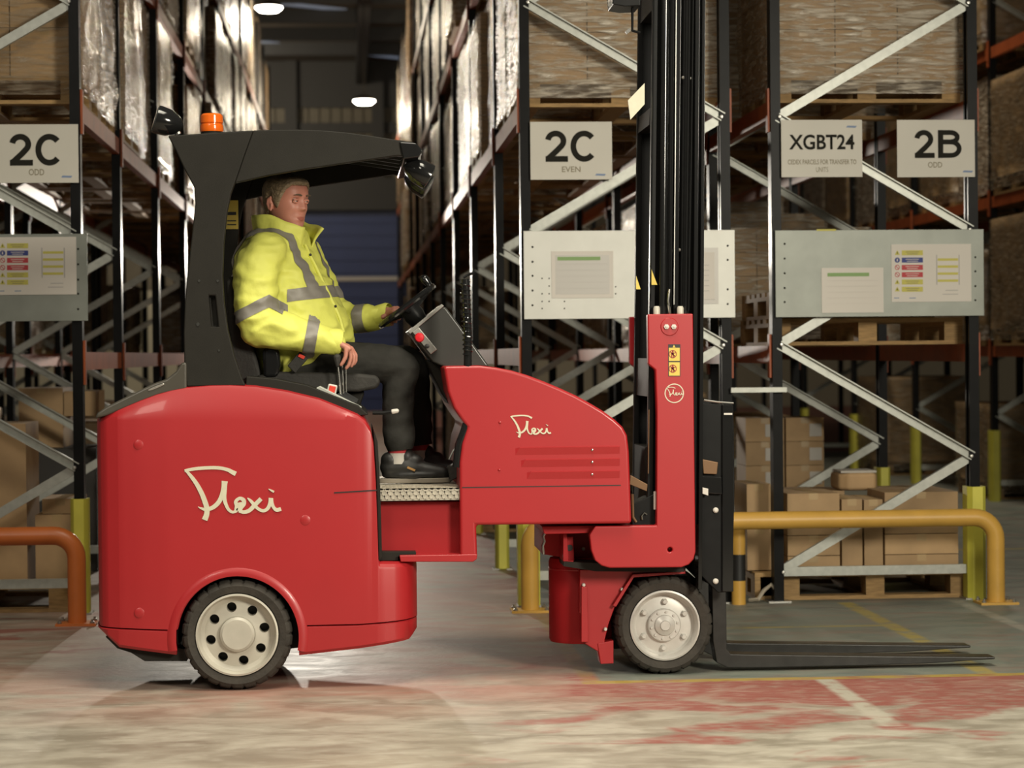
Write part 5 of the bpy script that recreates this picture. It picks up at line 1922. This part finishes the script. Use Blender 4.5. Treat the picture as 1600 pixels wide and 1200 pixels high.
# ---- brushed script lettering and badge
LOGO = [  # strokes of (x, y, width) in a frame 1215 wide
    [(150, 205, 34), (250, 185, 40), (400, 170, 42), (560, 168, 42), (680, 190, 44), (745, 222, 52), (790, 245, 58)],
    [(170, 205, 30), (235, 280, 44), (300, 370, 52), (360, 480, 58), (400, 580, 62), (425, 660, 64), (428, 740, 66), (400, 820, 72)],
    [(318, 655, 6), (360, 675, 26), (420, 690, 40), (500, 665, 52), (570, 605, 56), (615, 520, 58), (640, 420, 62), (652, 335, 78)],
    [(655, 345, 60), (648, 450, 58), (645, 540, 52), (665, 620, 44), (700, 690, 38), (750, 722, 34), (800, 705, 38)],
    [(790, 700, 40), (800, 640, 46), (790, 590, 44), (835, 550, 40), (885, 570, 50), (890, 620, 52), (850, 670, 46), (800, 700, 36)],
    [(840, 600, 50), (850, 660, 60), (840, 700, 50)],
    [(830, 705, 40), (890, 722, 44), (960, 700, 50), (1030, 630, 54), (1105, 555, 52)],
    [(935, 545, 12), (975, 580, 36), (1020, 630, 42), (1070, 680, 38), (1130, 705, 40), (1185, 680, 44), (1220, 610, 50), (1228, 545, 56)],
    [(1232, 550, 50), (1240, 610, 46), (1265, 665, 40), (1300, 695, 46), (1355, 682, 48)],
    [(1198, 432, 6), (1235, 452, 22), (1268, 470, 24)],
]


def script(name, px0, py0, k, Y, parent, th, m='logo_cream'):
    mb = MB()
    for stk in LOGO:
        # resample smoothly
        pts = []
        for i in range(len(stk) - 1):
            p0 = stk[max(i - 1, 0)]
            p1, p2 = stk[i], stk[i + 1]
            p3 = stk[min(i + 2, len(stk) - 1)]
            for j in range(4):
                t = j / 4
                pts.append(tuple(0.5 * ((2 * p1[c_]) + (-p0[c_] + p2[c_]) * t + (2 * p0[c_] - 5 * p1[c_] + 4 * p2[c_] - p3[c_]) * t * t + (-p0[c_] + 3 * p1[c_] - 3 * p2[c_] + p3[c_]) * t ** 3) for c_ in range(3)))
        pts.append(stk[-1])
        L_, R_ = [], []
        for i, p in enumerate(pts):
            a_ = pts[max(i - 1, 0)]
            b2 = pts[min(i + 1, len(pts) - 1)]
            dx, dy = b2[0] - a_[0], b2[1] - a_[1]
            l = math.hypot(dx, dy) or 1
            nx, ny = -dy / l, dx / l
            w = p[2] / 2
            L_.append(P(px0 + (p[0] + nx * w - 150) * k, py0 + (p[1] + ny * w - 165) * k, Y))
            R_.append(P(px0 + (p[0] - nx * w - 150) * k, py0 + (p[1] - ny * w - 165) * k, Y))
        n_ = len(pts)
        tk = th + 0.0002 * LOGO.index(stk)
        vs = [(p.x, Y - tk, p.z) for p in L_] + [(p.x, Y - tk, p.z) for p in R_] + [(p.x, Y, p.z) for p in L_] + [(p.x, Y, p.z) for p in R_]
        fs = []
        for i in range(n_ - 1):
            fs += [(i, i + 1, n_ + i + 1, n_ + i), (2 * n_ + i, 2 * n_ + i + 1, i + 1, i), (n_ + i, n_ + i + 1, 3 * n_ + i + 1, 3 * n_ + i), (2 * n_ + i, 3 * n_ + i, 3 * n_ + i + 1, 2 * n_ + i + 1)]
        fs += [(0, n_, 3 * n_, 2 * n_), (n_ - 1, 2 * n_ - 1, 4 * n_ - 1, 3 * n_ - 1)]
        mb.add(vs, fs)
    return mb.build(name, m, parent, smooth=0)


script('script_lettering', 288.5, 730.5, 0.125, YN, hull, 0.003)
script('script_lettering', 797.5, 649.0, 0.0525, Yb, bon, 0.002)
q = P(1053.5, 614.5, Ym)
bd = MB().lathe([(0.0355, 0.0), (0.0355, -0.0012), (0.0395, -0.0012), (0.0395, 0)], (q.x, Ym, q.z), 'y', 40, close=True).build('badge_ring', 'logo_cream', mp)
script('script_lettering', 1041, 605, 0.0222, Ym, mp, 0.0012)
# ------------------------------------------------------------------ the driver
YM = 9.74
pz0 = P(640, 760, 9.62)
PE = thing('person', (P(455, 580, YM).x, YM, P(455, 585, YM).z), 'seated driver in yellow hi-vis jacket and dark trousers, one hand on the steering wheel', 'person')

HEAD_YAW = R(41)
hc = P(448, 317.5, 9.70)
hf = Vector((math.cos(HEAD_YAW), -math.sin(HEAD_YAW), 0.0))      # forward
hr = Vector((-math.sin(HEAD_YAW), -math.cos(HEAD_YAW), 0.0))     # person's right, towards the camera
tilt = R(4)
hu = (Vector((0, 0, 1)) * math.cos(tilt) + hf * math.sin(tilt)).normalized()
hf = (hf - hu * hf.dot(hu)).normalized()
HP = [  # u, front, back, half width
    (-0.116, 0.048, 0.000, 0.020), (-0.111, 0.066, 0.012, 0.034), (-0.100, 0.079, 0.030, 0.047), (-0.085, 0.083, 0.048, 0.056), (-0.065, 0.085, 0.062, 0.063),
    (-0.045, 0.086, 0.074, 0.068), (-0.020, 0.086, 0.086, 0.072), (0.005, 0.086, 0.095, 0.0745), (0.030, 0.090, 0.100, 0.0765), (0.055, 0.089, 0.101, 0.077),
    (0.075, 0.082, 0.095, 0.073), (0.093, 0.066, 0.080, 0.062), (0.106, 0.045, 0.058, 0.045), (0.114, 0.022, 0.030, 0.024), (0.1165, 0.002, 0.003, 0.002)]


def hp(u):
    for a, b_ in zip(HP, HP[1:]):
        if u <= b_[0]:
            t = (u - a[0]) / (b_[0] - a[0])
            return [a[i] + (b_[i] - a[i]) * t for i in (1, 2, 3)]
    return HP[-1][1:]


def G(x, s_):
    return math.exp(-(x / s_) ** 2)


def head_point(u, th, grow=0.0):
    f_, b_, w_ = hp(u)
    c_, s_ = math.cos(th), math.sin(th)
    e = 0.86
    cx_ = math.copysign(abs(c_) ** e, c_)
    sx_ = math.copysign(abs(s_) ** e, s_)
    fw = (f_ if c_ > 0 else b_) * cx_
    la = w_ * sx_
    if c_ > 0:
        al = abs(la)
        d = 0.0
        # nose
        prof = 0.0
        if -0.034 < u < 0.032:
            t = (0.032 - u) / 0.066
            prof = 0.004 + 0.026 * t ** 1.3
            if u < -0.022:
                prof *= max(0.0, (u + 0.034) / 0.012)
            wn = 0.008 + 0.008 * max(0, t)
            d += prof * G(la, wn)
        d += 0.006 * G(u + 0.018, 0.009) * G(al - 0.016, 0.008)
        d += 0.0055 * G(u - 0.034, 0.010) * G(al - 0.026, 0.026)          # brow ridge
        d -= 0.0125 * G(u - 0.013, 0.011) * G(al - 0.031, 0.016)        # eye sockets
        d += 0.005 * G(u + 0.022, 0.018) * G(al - 0.045, 0.016)          # cheek bones
        d += 0.0050 * G(u + 0.053, 0.006) * G(la, 0.020)                # upper lip
        d += 0.0055 * G(u + 0.068, 0.006) * G(la, 0.018)                # lower lip
        d -= 0.0045 * G(u + 0.0605, 0.0028) * G(la, 0.024)               # mouth line
        d -= 0.0035 * G(u + 0.080, 0.006) * G(la, 0.022)
        d += 0.007 * G(u + 0.099, 0.011) * G(la, 0.020)                 # chin
        d -= 0.004 * G(u + 0.048, 0.02) * G(al - 0.040, 0.012)          # folds beside the mouth
        fw += d
    v = Vector((fw, la, u))
    if grow:
        n_ = Vector((fw / max(f_, 0.02) ** 2, la / max(w_, 0.02) ** 2, (u - 0.0) / 0.115 ** 2))
        if n_.length > 0:
            n_.normalize()
        v += n_ * grow
    return hc + hf * v.x + hr * v.y + hu * v.z


body = MB()
NU, NT_ = 60, 72
us = [-0.116 + (0.1165 + 0.116) * j / NU for j in range(NU + 1)]
vs = [head_point(u, 2 * math.pi * i / NT_) for u in us for i in range(NT_)]
fs = []
for j in range(NU):
    for i in range(NT_):
        i2 = (i + 1) % NT_
        fs.append((j * NT_ + i, j * NT_ + i2, (j + 1) * NT_ + i2, (j + 1) * NT_ + i))
fs.append(tuple(range(NT_)))
fs.append(tuple(NU * NT_ + i for i in range(NT_)))
body.add(vs, fs)


def H(f_, r_, u_):
    return hc + hf * f_ + hr * r_ + hu * u_


# ears: rim, lobe and bowl
for s_ in (1, -1):
    for (a0, a1, r0) in (((-0.016, 0.022), (-0.030, 0.014), 0.0065), ((-0.030, 0.014), (-0.032, -0.006), 0.0065), ((-0.032, -0.006), (-0.022, -0.026), 0.006), ((-0.022, -0.026), (-0.012, -0.030), 0.006),
                         ((-0.012, -0.030), (-0.010, -0.008), 0.0045)):
        body.capsule(H(a0[0], s_ * (0.078 + 0.004), a0[1] - 0.002), r0, H(a1[0], s_ * (0.080 + 0.003), a1[1] - 0.002), r0, 8)
    body.ellipsoid(H(-0.02, s_ * 0.074, -0.004), (0.012, 0.012, 0.022), None, 10, 8)
# neck, trunk, limbs under the clothes
nb = P(436, 372, YM)
body.capsule(H(-0.035, 0, -0.06), 0.056, nb, 0.062, 16)
body.capsule(nb - Vector((0, 0, 0.03)), 0.07, P(448, 470, YM), 0.13, 16)
body.capsule(P(448, 470, YM), 0.13, P(458, 565, YM), 0.11, 16)
SHn, ELn, WRn = P(404, 405, 9.54), P(401, 502, 9.46), P(522, 533, 9.45)
SHf, ELf, WRf = P(470, 403, 9.93), P(520, 491, 9.97), P(604, 490, 9.86)
body.capsule(P(436, 395, YM), 0.08, SHn, 0.055, 12).capsule(P(440, 395, YM), 0.08, SHf, 0.055, 12)
body.chain([SHn, ELn, WRn], [0.05, 0.042, 0.029]).chain([SHf, ELf, WRf], [0.05, 0.042, 0.029])
HIn, KNn, ANn = P(458, 574, 9.64), P(622, 567, 9.62), P(622, 712, 9.62)
HIf, KNf, ANf = P(470, 574, 9.85), P(641, 565, 9.88), P(655, 712, 9.88)
body.chain([HIn, KNn, ANn], [0.075, 0.055, 0.036]).chain([HIf, KNf, ANf], [0.075, 0.055, 0.036])
body.capsule(P(458, 570, YM), 0.10, HIn, 0.08, 12).capsule(P(458, 570, YM), 0.10, HIf, 0.08, 12)
body.capsule(ANn, 0.034, P(628, 738, 9.62), 0.03, 10).capsule(ANf, 0.034, P(662, 738, 9.88), 0.03, 10)
body.capsule(P(628, 740, 9.62), 0.026, P(676, 749, 9.62), 0.018, 10).capsule(P(662, 740, 9.88), 0.026, P(708, 749, 9.88), 0.018, 10)


def V(px, py, Y):
    return P(px, py, Y)


# right hand, draped over the lever knobs: palm + four fingers + thumb
pw, pk = V(525, 536, 9.45), V(544, 546, 9.425)
body.capsule(WRn, 0.028, V(530, 538, 9.445), 0.027, 10)
for k in range(4):                     # palm rays
    yy = 9.400 + k * 0.021
    body.capsule(V(530, 537, 9.43 + (yy - 9.43) * 0.6), 0.0145, V(545 - k * 0.5, 545 - k * 1.2, yy), 0.0115, 8)
fing = [
    (9.398, [(541, 547), (540, 558), (536, 566), (533, 570)], 0.0088),
    (9.420, [(546, 546), (548, 559), (545, 570), (541, 575)], 0.0092),
    (9.442, [(548, 545), (553, 557), (552, 567), (549, 572)], 0.0090),
    (9.464, [(549, 544), (556, 555), (556, 564), (553, 569)], 0.0080)]
for (yy, pp, r_) in fing:
    body.chain([V(x, y, yy) for x, y in pp], [r_ * 1.15, r_ * 1.05, r_ * 0.95, r_ * 0.82], 10)
body.chain([V(529, 541, 9.485), V(533, 550, 9.50), V(536, 558, 9.497)], [0.012, 0.0105, 0.009], 10)
# left hand gripping the near-left part of the wheel rim
rim_p = wc - du * 0.075 + dv * 0.112
gk = rim_p + dn * 0.024
body.capsule(WRf, 0.028, WRf + (gk - WRf) * 0.45, 0.027, 10)
for k in range(4):
    off = du * (0.030 - k * 0.020) + dv * (0.012 - k * 0.004)
    kn = gk + off
    body.capsule(WRf + (gk - WRf) * 0.4 + off * 0.5, 0.0145, kn, 0.0115, 8)
    body.chain([kn, kn + dv * 0.028 + du * 0.012 - dn * 0.006, kn + dv * 0.034 + du * 0.014 - dn * 0.034, kn + dv * 0.018 + du * 0.010 - dn * 0.048], [0.0105, 0.0098, 0.009, 0.0078], 10)
body.chain([WRf + (gk - WRf) * 0.5 - dv * 0.02, gk - dv * 0.034 + du * 0.02 - dn * 0.006, gk - dv * 0.028 + du * 0.05 - dn * 0.018], [0.013, 0.011, 0.0085], 10)
bme = baked(body, 'body', [('REMESH', dict(mode='VOXEL', voxel_size=0.0034, use_smooth_shade=True)), ('SMOOTH', dict(factor=0.5, iterations=3))])
bobj = link_world_mesh('body', bme, 'skin', PE)

# eyes, brows, lips
for s_ in (1, -1):
    ec = H(0.0725, s_ * 0.0315, 0.0105)
    e = MB().ellipsoid(ec, (0.0118, 0.0118, 0.0118), None, 16, 12).build('eye', 'eye_white', bobj)
    look = (hf * 0.92 - hr * 0.30 * 1.0 - hu * 0.02).normalized()
    MB().ellipsoid(ec + look * 0.0078, (0.0062, 0.0062, 0.0062), None, 12, 8).build('iris', 'eye_dark', bobj)
    lid = MB()
    for (dz, r_) in ((0.0056, 0.0046), (-0.0066, 0.0040)):
        pts = []
        for k in range(7):
            t = -1 + 2 * k / 6
            pts.append(H(0.0845 - 0.006 * t * t + (0.001 if dz > 0 else -0.002), s_ * (0.0315 + 0.0135 * t), 0.0115 + dz * (1 - 0.55 * t * t) - 0.0012))
        lid.tube(pts, r_, 8)
    lid.build('eyelid', 'skin', bobj)
    br = MB()
    pts = [H(0.0955 - 0.010 * max(0, (k - 2) / 4) ** 1.6 * 1.2, s_ * (0.014 + 0.007 * k), 0.0325 + 0.004 * math.sin(k / 5 * 2.6)) for k in range(6)]
    br.tube(pts, [0.003, 0.0042, 0.0042, 0.0038, 0.003, 0.0018], 6).build('eyebrow', 'brow', bobj)
lp = MB()
pts = [H(0.0888 - 0.010 * (t / 0.023) ** 2, t, -0.0595 + 0.001 * math.cos(t * 200)) for t in [-0.023 + 0.046 * k / 8 for k in range(9)]]
lp.tube(pts, [0.0015, 0.003, 0.004, 0.0045, 0.004, 0.0045, 0.004, 0.003, 0.0015], 6)
pts = [H(0.0885 - 0.010 * (t / 0.02) ** 2, t, -0.0665) for t in [-0.019 + 0.038 * k / 8 for k in range(9)]]
lp.tube(pts, [0.0015, 0.003, 0.0045, 0.005, 0.005, 0.005, 0.0045, 0.003, 0.0015], 6)
lp.build('lips', 'lip', bobj)

# hair: shell over the skull with a ragged hairline
def hairline(th):
    a = abs((th + math.pi) % (2 * math.pi) - math.pi)   # 0 front .. pi back
    tab = [(0.0, 0.073), (0.35, 0.074), (0.65, 0.072), (0.95, 0.056), (1.15, 0.030), (1.30, 0.002), (1.42, -0.022), (1.56, -0.018), (1.62, 0.020), (1.85, 0.022), (1.95, -0.005), (2.2, -0.05), (3.2, -0.062)]
    return lerp_tab(tab, a)


NH = 26
vs, fs = [], []
for i in range(NT_ * 2):
    th = math.pi * i / NT_
    h0 = hairline(th) + 0.003 * noise.noise(Vector((th * 9, 0, 3)))
    for j in range(NH + 1):
        u = h0 + (0.1165 - h0) * (j / NH) ** 0.9
        a = abs((th + math.pi) % (2 * math.pi) - math.pi)
        front = G(a, 0.9)
        g = 0.003 + 0.0065 * min(1, j / 5) + 0.008 * front * min(1, j / 3) * G(u - 0.09, 0.03)
        g += 0.0022 * noise.noise(Vector((th * 14, u * 60, 1.7))) * min(1, j / 2)
        vs.append(head_point(min(u, 0.1163), th, g))
W_ = NH + 1
n2 = NT_ * 2
for i in range(n2):
    i2 = (i + 1) % n2
    for j in range(NH):
        fs.append((i * W_ + j, i2 * W_ + j, i2 * W_ + j + 1, i * W_ + j + 1))
hb = MB().add(vs, fs)
ho = hb.build('hair', 'hair', bobj, smooth=180)
sm = ho.modifiers.new('solid', 'SOLIDIFY')
sm.thickness = 0.006
sm.offset = -1

# ---------------- jacket
tf = Vector((math.cos(R(25)), -math.sin(R(25)), 0))    # chest direction
tl = Vector((math.sin(R(25)), math.cos(R(25)), 0))     # person's left
SEC = [(358, 438, .085, .105), (368, 436, .105, .15), (380, 434, .13, .20), (397, 433, .153, .225), (420, 437, .176, .232), (450, 444, .196, .232), (480, 455, .208, .232), (510, 466, .212, .235), (535, 473, .200, .235), (556, 472, .172, .23),
       (574, 463, .135, .21), (588, 455, .095, .17)]
jk = MB()
NS = 40
vs, fs = [], []
for (py, cx_, a, b_) in SEC:
    c_ = P(cx_, py, YM)
    for k in range(NS):
        t = 2 * math.pi * k / NS
        e = 0.88
        cu, su = math.cos(t), math.sin(t)
        vs.append(c_ + tf * a * math.copysign(abs(cu) ** e, cu) + tl * b_ * math.copysign(abs(su) ** e, su))
n_ = len(SEC)
for j in range(n_ - 1):
    for k in range(NS):
        k2 = (k + 1) % NS
        fs.append((j * NS + k, j * NS + k2, (j + 1) * NS + k2, (j + 1) * NS + k))
fs.append(tuple(range(NS)))
fs.append(tuple((n_ - 1) * NS + k for k in range(NS)))
jk.add(vs, fs)
SLn = [(P(414, 396, 9.56), .090), (P(403, 425, 9.51), .094), (P(400, 460, 9.475), .090), (P(402, 492, 9.455), .085), (P(408, 510, 9.45), .083), (P(440, 519, 9.445), .076), (P(480, 527, 9.445), .066), (P(519, 533, 9.447), .050)]
SLf = [(P(468, 400, 9.91), .090), (P(492, 440, 9.95), .086), (P(516, 487, 9.97), .076), (P(545, 497, 9.94), .064), (P(575, 497, 9.90), .054), (P(597, 493, 9.87), .047)]
for sl_ in (SLn, SLf):
    jk.chain([p for p, _ in sl_], [r_ for _, r_ in sl_], 18)
# tail of the jacket hanging over the seat edge
jk.chain([P(470, 545, 9.56), P(455, 565, 9.53), P(447, 580, 9.52)], [0.05, 0.035, 0.018], 12)
jme = baked(jk, 'jacket', [('REMESH', dict(mode='VOXEL', voxel_size=0.0065, use_smooth_shade=True)), ('SMOOTH', dict(factor=0.6, iterations=8))])
# folds
NRM = [v.normal.copy() for v in jme.vertices]
POS = [v.co.copy() for v in jme.vertices]
for i_, p in enumerate(POS):
    n1 = noise.noise(Vector((p.x * 7, p.y * 7, p.z * 13)))
    n2_ = noise.noise(Vector((p.x * 17 + p.z * 10, p.y * 15, p.z * 26)))
    n3_ = 1 - 2 * abs(noise.noise(Vector((p.x * 9 - p.z * 16, p.y * 8, p.z * 12 + p.x * 5))))
    POS[i_] = p + NRM[i_] * (0.010 * n1 + 0.0075 * n2_ + 0.006 * n3_)
jme.vertices.foreach_set('co', [c__ for p in POS for c__ in p])
jme.update()
jme.update()


def clip_band(src, planes, keep, off, name, mat_name, parent):
    """strip of the jacket surface between planes, lifted by off"""
    bm = bmesh.new()
    bm.from_mesh(src)
    drop = [f for f in bm.faces if not keep(f.calc_center_median())]
    bmesh.ops.delete(bm, geom=drop, context='FACES')
    for co, no in planes:
        bmesh.ops.bisect_plane(bm, geom=bm.verts[:] + bm.edges[:] + bm.faces[:], plane_co=co, plane_no=no, clear_outer=True)
    bm.normal_update()
    mv = [(v, v.normal.copy()) for v in bm.verts]
    for v, n__ in mv:
        v.co += n__ * off
    me = bpy.data.meshes.new(name)
    bm.to_mesh(me)
    bm.free()
    if len(me.polygons) == 0:
        return None
    o_ = link_world_mesh(name, me, mat_name, parent)
    return o_


def seg_dist(p, a, b_):
    ab = b_ - a
    t = max(0, min(1, (p - a).dot(ab) / ab.dot(ab)))
    return (p - (a + ab * t)).length


jsrc = jme.copy()
jobj = link_world_mesh('jacket', jme, 'hivis', PE)


def chain_dist(p, sl_):
    return min(seg_dist(p, sl_[i][0], sl_[i + 1][0]) - (sl_[i][1] + sl_[i + 1][1]) / 2 for i in range(len(sl_) - 1))


def tors_c(p):
    """(forward, left) coordinates about the trunk axis at this height"""
    py = None
    best = None
    for (y_, cx_, a, b_) in SEC:
        c_ = P(cx_, y_, YM)
        if best is None or abs(c_.z - p.z) < abs(best.z - p.z):
            best = c_
    d = p - best
    return d.dot(tf), d.dot(tl)


def on_sleeve(p, sl_, tol=0.022):
    return chain_dist(p, sl_) < tol


# chest band, slanting slightly
cz = P(470, 462, YM)
bn = Vector((0.20, 0, 1)).normalized()
bn = Vector((-0.12, 0, 1)).normalized()
clip_band(jsrc, [(cz + bn * 0.026, bn), (cz - bn * 0.026, -bn), (P(450, 465, 9.52), Vector((-1, 0.3, 0)).normalized())], lambda p: chain_dist(p, SLn) > -0.012 and not on_sleeve(p, SLf, -0.01) and (p - cz).dot(tf) > 0.0, 0.0025, 'reflective_band', 'band_grey', jobj)
# shoulder braces
for side in (-1, 1):
    ctr = P(440, 420, YM) + tl * side * 0.128
    nn = (tl + tf * 0.15 * side).normalized()
    clip_band(jsrc, [(ctr + nn * 0.026, nn), (ctr - nn * 0.026, -nn), (cz - bn * 0.02, -bn)], lambda p: p.z > cz.z - 0.06, 0.0028, 'reflective_band', 'band_grey', jobj)
# sleeve bands
def sleeve_band(ctr, axis, half, sl_, rad, extra=(), tol=0.05):
    axis = axis.normalized()
    clip_band(jsrc, [(ctr + axis * half, axis), (ctr - axis * half, -axis)] + list(extra), lambda p: (p - ctr).length < rad and on_sleeve(p, sl_, tol), 0.0026, 'reflective_band', 'band_grey', jobj)


yl = (Vector((0, 9.60, 0)), Vector((0, 1, 0)))
pk0 = P(421, 471, 9.46)
sleeve_band(pk0, Vector((-0.50, 0, 1)), 0.023, SLn, 0.2, [(pk0, Vector((1, 0, 0))), yl])
sleeve_band(pk0, Vector((0.55, 0, 1)), 0.023, SLn, 0.2, [(pk0, Vector((-1, 0, 0))), (P(446, 480, 9.46), Vector((1, -0.2, 0)).normalized()), yl], 0.2)
sleeve_band(P(486, 528, 9.445), SLn[7][0] - SLn[5][0], 0.024, SLn, 0.12)
sleeve_band(P(567, 497, 9.91), SLf[5][0] - SLf[3][0], 0.024, SLf, 0.10)
# cuffs
for sl_ in (SLn, SLf):
    d_ = (sl_[-1][0] - sl_[-2][0]).normalized()
    e_ = sl_[-1][0] + d_ * 0.012
    r_ = sl_[-1][1]
    MB().tube([e_ - d_ * 0.03, e_ + d_ * 0.012, e_ + d_ * 0.028], [r_ * 1.02, r_ * 1.10, r_ * 0.98], 20, False).build('cuff', 'hivis', jobj, smooth=60)
# stand-up collar, open at the front
NCk = 44
vs, fs = [], []
cb = P(440, 378, YM)
rows = 6
base_c = P(439, 375, YM)
for j in range(rows + 1):
    t = j / rows
    for k in range(NCk + 1):
        ph = R(22) + R(316) * k / NCk            # around the neck from the opening, person's left first
        a = ph
        fwd = math.cos(a)
        lef = math.sin(a)
        back = max(0, -fwd)
        fr = max(0, fwd)
        rad_f = 0.115 + 0.012 * t
        rad_l = 0.112 + 0.006 * t
        h = 0.112 - 0.034 * fr
        flare = 0.0
        if k < 7:                                  # left front flap turned out
            flare = 0.040 * t * (1 - k / 7)
        p = base_c + tf * (rad_f * fwd + flare + 0.012 * fr + 0.02 * t * (0.3)) + tl * (rad_l * lef) + Vector((0, 0, -0.035 * fr * (1 - t) - 0.01 + t * h - 0.035 * fr * t * 0.7))
        n1 = noise.noise(Vector((p.x * 16, p.y * 16, p.z * 16)))
        vs.append(p + (tf * fwd + tl * lef) * 0.012 * n1 + Vector((0, 0, 0.008 * t * noise.noise(Vector((ph * 2.2, 5, 1))))))
for j in range(rows):
    for k in range(NCk):
        q0 = j * (NCk + 1) + k
        fs.append((q0, q0 + 1, q0 + NCk + 2, q0 + NCk + 1))
col = MB().add(vs, fs).build('collar', 'hivis', jobj, smooth=180)
sm = col.modifiers.new('solid', 'SOLIDIFY')
sm.thickness = 0.009
sm.offset = 0
# press studs and placket
for (px, py, Y) in ((464, 355, 9.52), (471, 374, 9.55)):
    pass
pk_pts = []
for (py, dx) in ((384, .0), (400, 0), (420, 0), (440, 0), (460, 0), (480, 0), (500, 0), (520, 0)):
    best = None
    for a_, b2 in zip(SEC, SEC[1:]):
        if a_[0] <= py <= b2[0]:
            t = (py - a_[0]) / (b2[0] - a_[0])
            best = [a_[i] + (b2[i] - a_[i]) * t for i in range(4)]
    c_ = P(best[1], py, YM)
    pk_pts.append(c_ + tf * (best[2] + 0.004) - tl * 0.02)
MB().tube(pk_pts, 0.008, 6).build('placket', 'hivis', jobj, smooth=60)
for k in (1, 5):
    MB().ellipsoid(pk_pts[k] + tf * 0.006 - tl * 0.006, (0.006, 0.006, 0.006), None, 8, 6).build('press_stud', 'sticker_black', jobj)

# ---------------- trousers, socks, shoes
tj = MB()
tj.chain([P(462, 572, 9.65), P(540, 567, 9.63), P(612, 568, 9.62)], [.100, .090, .078], 18)
tj.chain([P(612, 568, 9.62), P(628, 575, 9.62), P(622, 620, 9.62), P(622, 665, 9.62), P(624, 692, 9.62)], [.078, .072, .070, .066, .064], 18)
tj.chain([P(470, 572, 9.84), P(560, 567, 9.86), P(630, 567, 9.88)], [.100, .088, .076], 18)
tj.chain([P(630, 567, 9.88), P(645, 575, 9.88), P(650, 630, 9.88), P(655, 692, 9.88)], [.076, .070, .066, .060], 18)
tj.ellipsoid(P(455, 578, 9.75), (0.14, 0.19, 0.075), None, 20, 12)
tme = baked(tj, 'trousers', [('REMESH', dict(mode='VOXEL', voxel_size=0.0065, use_smooth_shade=True)), ('SMOOTH', dict(factor=0.6, iterations=6))])
NRM = [v.normal.copy() for v in tme.vertices]
POS = [v.co.copy() for v in tme.vertices]
for i_, p in enumerate(POS):
    n1 = noise.noise(Vector((p.x * 9, p.y * 9, p.z * 16)))
    n2_ = noise.noise(Vector((p.x * 22 - p.z * 14, p.y * 20, p.z * 24)))
    POS[i_] = p + NRM[i_] * (0.006 * n1 + 0.004 * n2_)
tme.vertices.foreach_set('co', [c__ for p in POS for c__ in p])
tme.update()
# cut the hems straight
bm = bmesh.new()
bm.from_mesh(tme)
hz = P(624, 703, 9.62)
bmesh.ops.bisect_plane(bm, geom=bm.verts[:] + bm.edges[:] + bm.faces[:], plane_co=hz, plane_no=(0.1, 0, -1), clear_outer=True)
bm.to_mesh(tme)
bm.free()
trob = link_world_mesh('trousers', tme, 'trouser', PE)
zfl = P(650, 763, 9.27).z + 0.0035
for (ax, Y, dx) in ((622, 9.62, 0), (655, 9.88, 32)):
    aw = P(ax, 715, Y)
    sc_ = F / Y
    MB().cyl((aw.x, Y, zfl + 0.08), (aw.x, Y, zfl + 0.125), 0.043, 16).build('sock', 'sock_white', PE)
    MB().cyl((aw.x, Y, zfl + 0.125), (aw.x, Y, zfl + 0.17), 0.043, 16).build('sock', 'sock_red', PE)
    xh = aw.x - 0.072
    sh = MB()
    z0 = zfl + 0.02
    sh.chain([Vector((xh + 0.035, Y, z0 + 0.045)), Vector((xh + 0.10, Y, z0 + 0.048)), Vector((xh + 0.17, Y, z0 + 0.030)), Vector((xh + 0.255, Y - 0.006, z0 + 0.020))], [0.040, 0.044, 0.040, 0.030], 14)
    sh.ellipsoid((xh + 0.04, Y, z0 + 0.075), (0.042, 0.042, 0.038), None, 14, 10)
    sh.ellipsoid((xh + 0.15, Y, z0 + 0.012), (0.15, 0.048, 0.024), None, 18, 10)
    sh.ellipsoid((xh + 0.105, Y, z0 + 0.088), (0.036, 0.038, 0.040), None, 14, 10)
    sh.ellipsoid((xh + 0.135, Y, z0 + 0.070), (0.045, 0.036, 0.030), None, 14, 10)
    sme = baked(sh, 'shoe', [('REMESH', dict(mode='VOXEL', voxel_size=0.005, use_smooth_shade=True)), ('SMOOTH', dict(factor=0.6, iterations=5))])
    so = link_world_mesh('shoe', sme, 'shoe_black', PE)
    out = []
    for k in range(28):
        a = 2 * math.pi * k / 28
        ex = 0.152 * math.cos(a)
        wv = 0.050 * (1 - 0.18 * (1 if math.cos(a) < 0 else 0))
        out.append((xh + 0.142 + ex, Y + wv * math.copysign(abs(math.sin(a)) ** 0.7, math.sin(a))))
    MB().prism_z(out, zfl, zfl + 0.020).build('sole', 'sole_grey', so, 0.004)
    MB().obox((xh + 0.125, Y - 0.0435, z0 + 0.040), (0.016, 0, -0.007), (0, 0.003, 0), (0.002, 0, 0.004)).build('shoe_tag', 'shoe_tag', so)
    for k in range(4):
        lx = xh + 0.115 + k * 0.022
        MB().tube([(lx, Y - 0.03, z0 + 0.082 - k * 0.012), (lx + 0.004, Y, z0 + 0.096 - k * 0.012), (lx, Y + 0.03, z0 + 0.082 - k * 0.012)], 0.003, 6).build('lace', 'trouser', so)
# seat belt buckle at the hip
bk = MB().obox(P(465, 566, 9.47), (0.026, 0, 0.030), (0, 0.012, 0), (-0.016, 0, 0.016)).build('belt_buckle', 'black_rubber', TR, 0.004)
MB().obox(P(471, 557, 9.456), (0.012, 0, -0.006), (0, 0.004, 0), (0.004, 0, 0.006)).build('buckle_button', 'switch_red', bk, 0.002)

bpy.data.scenes.remove(S2)
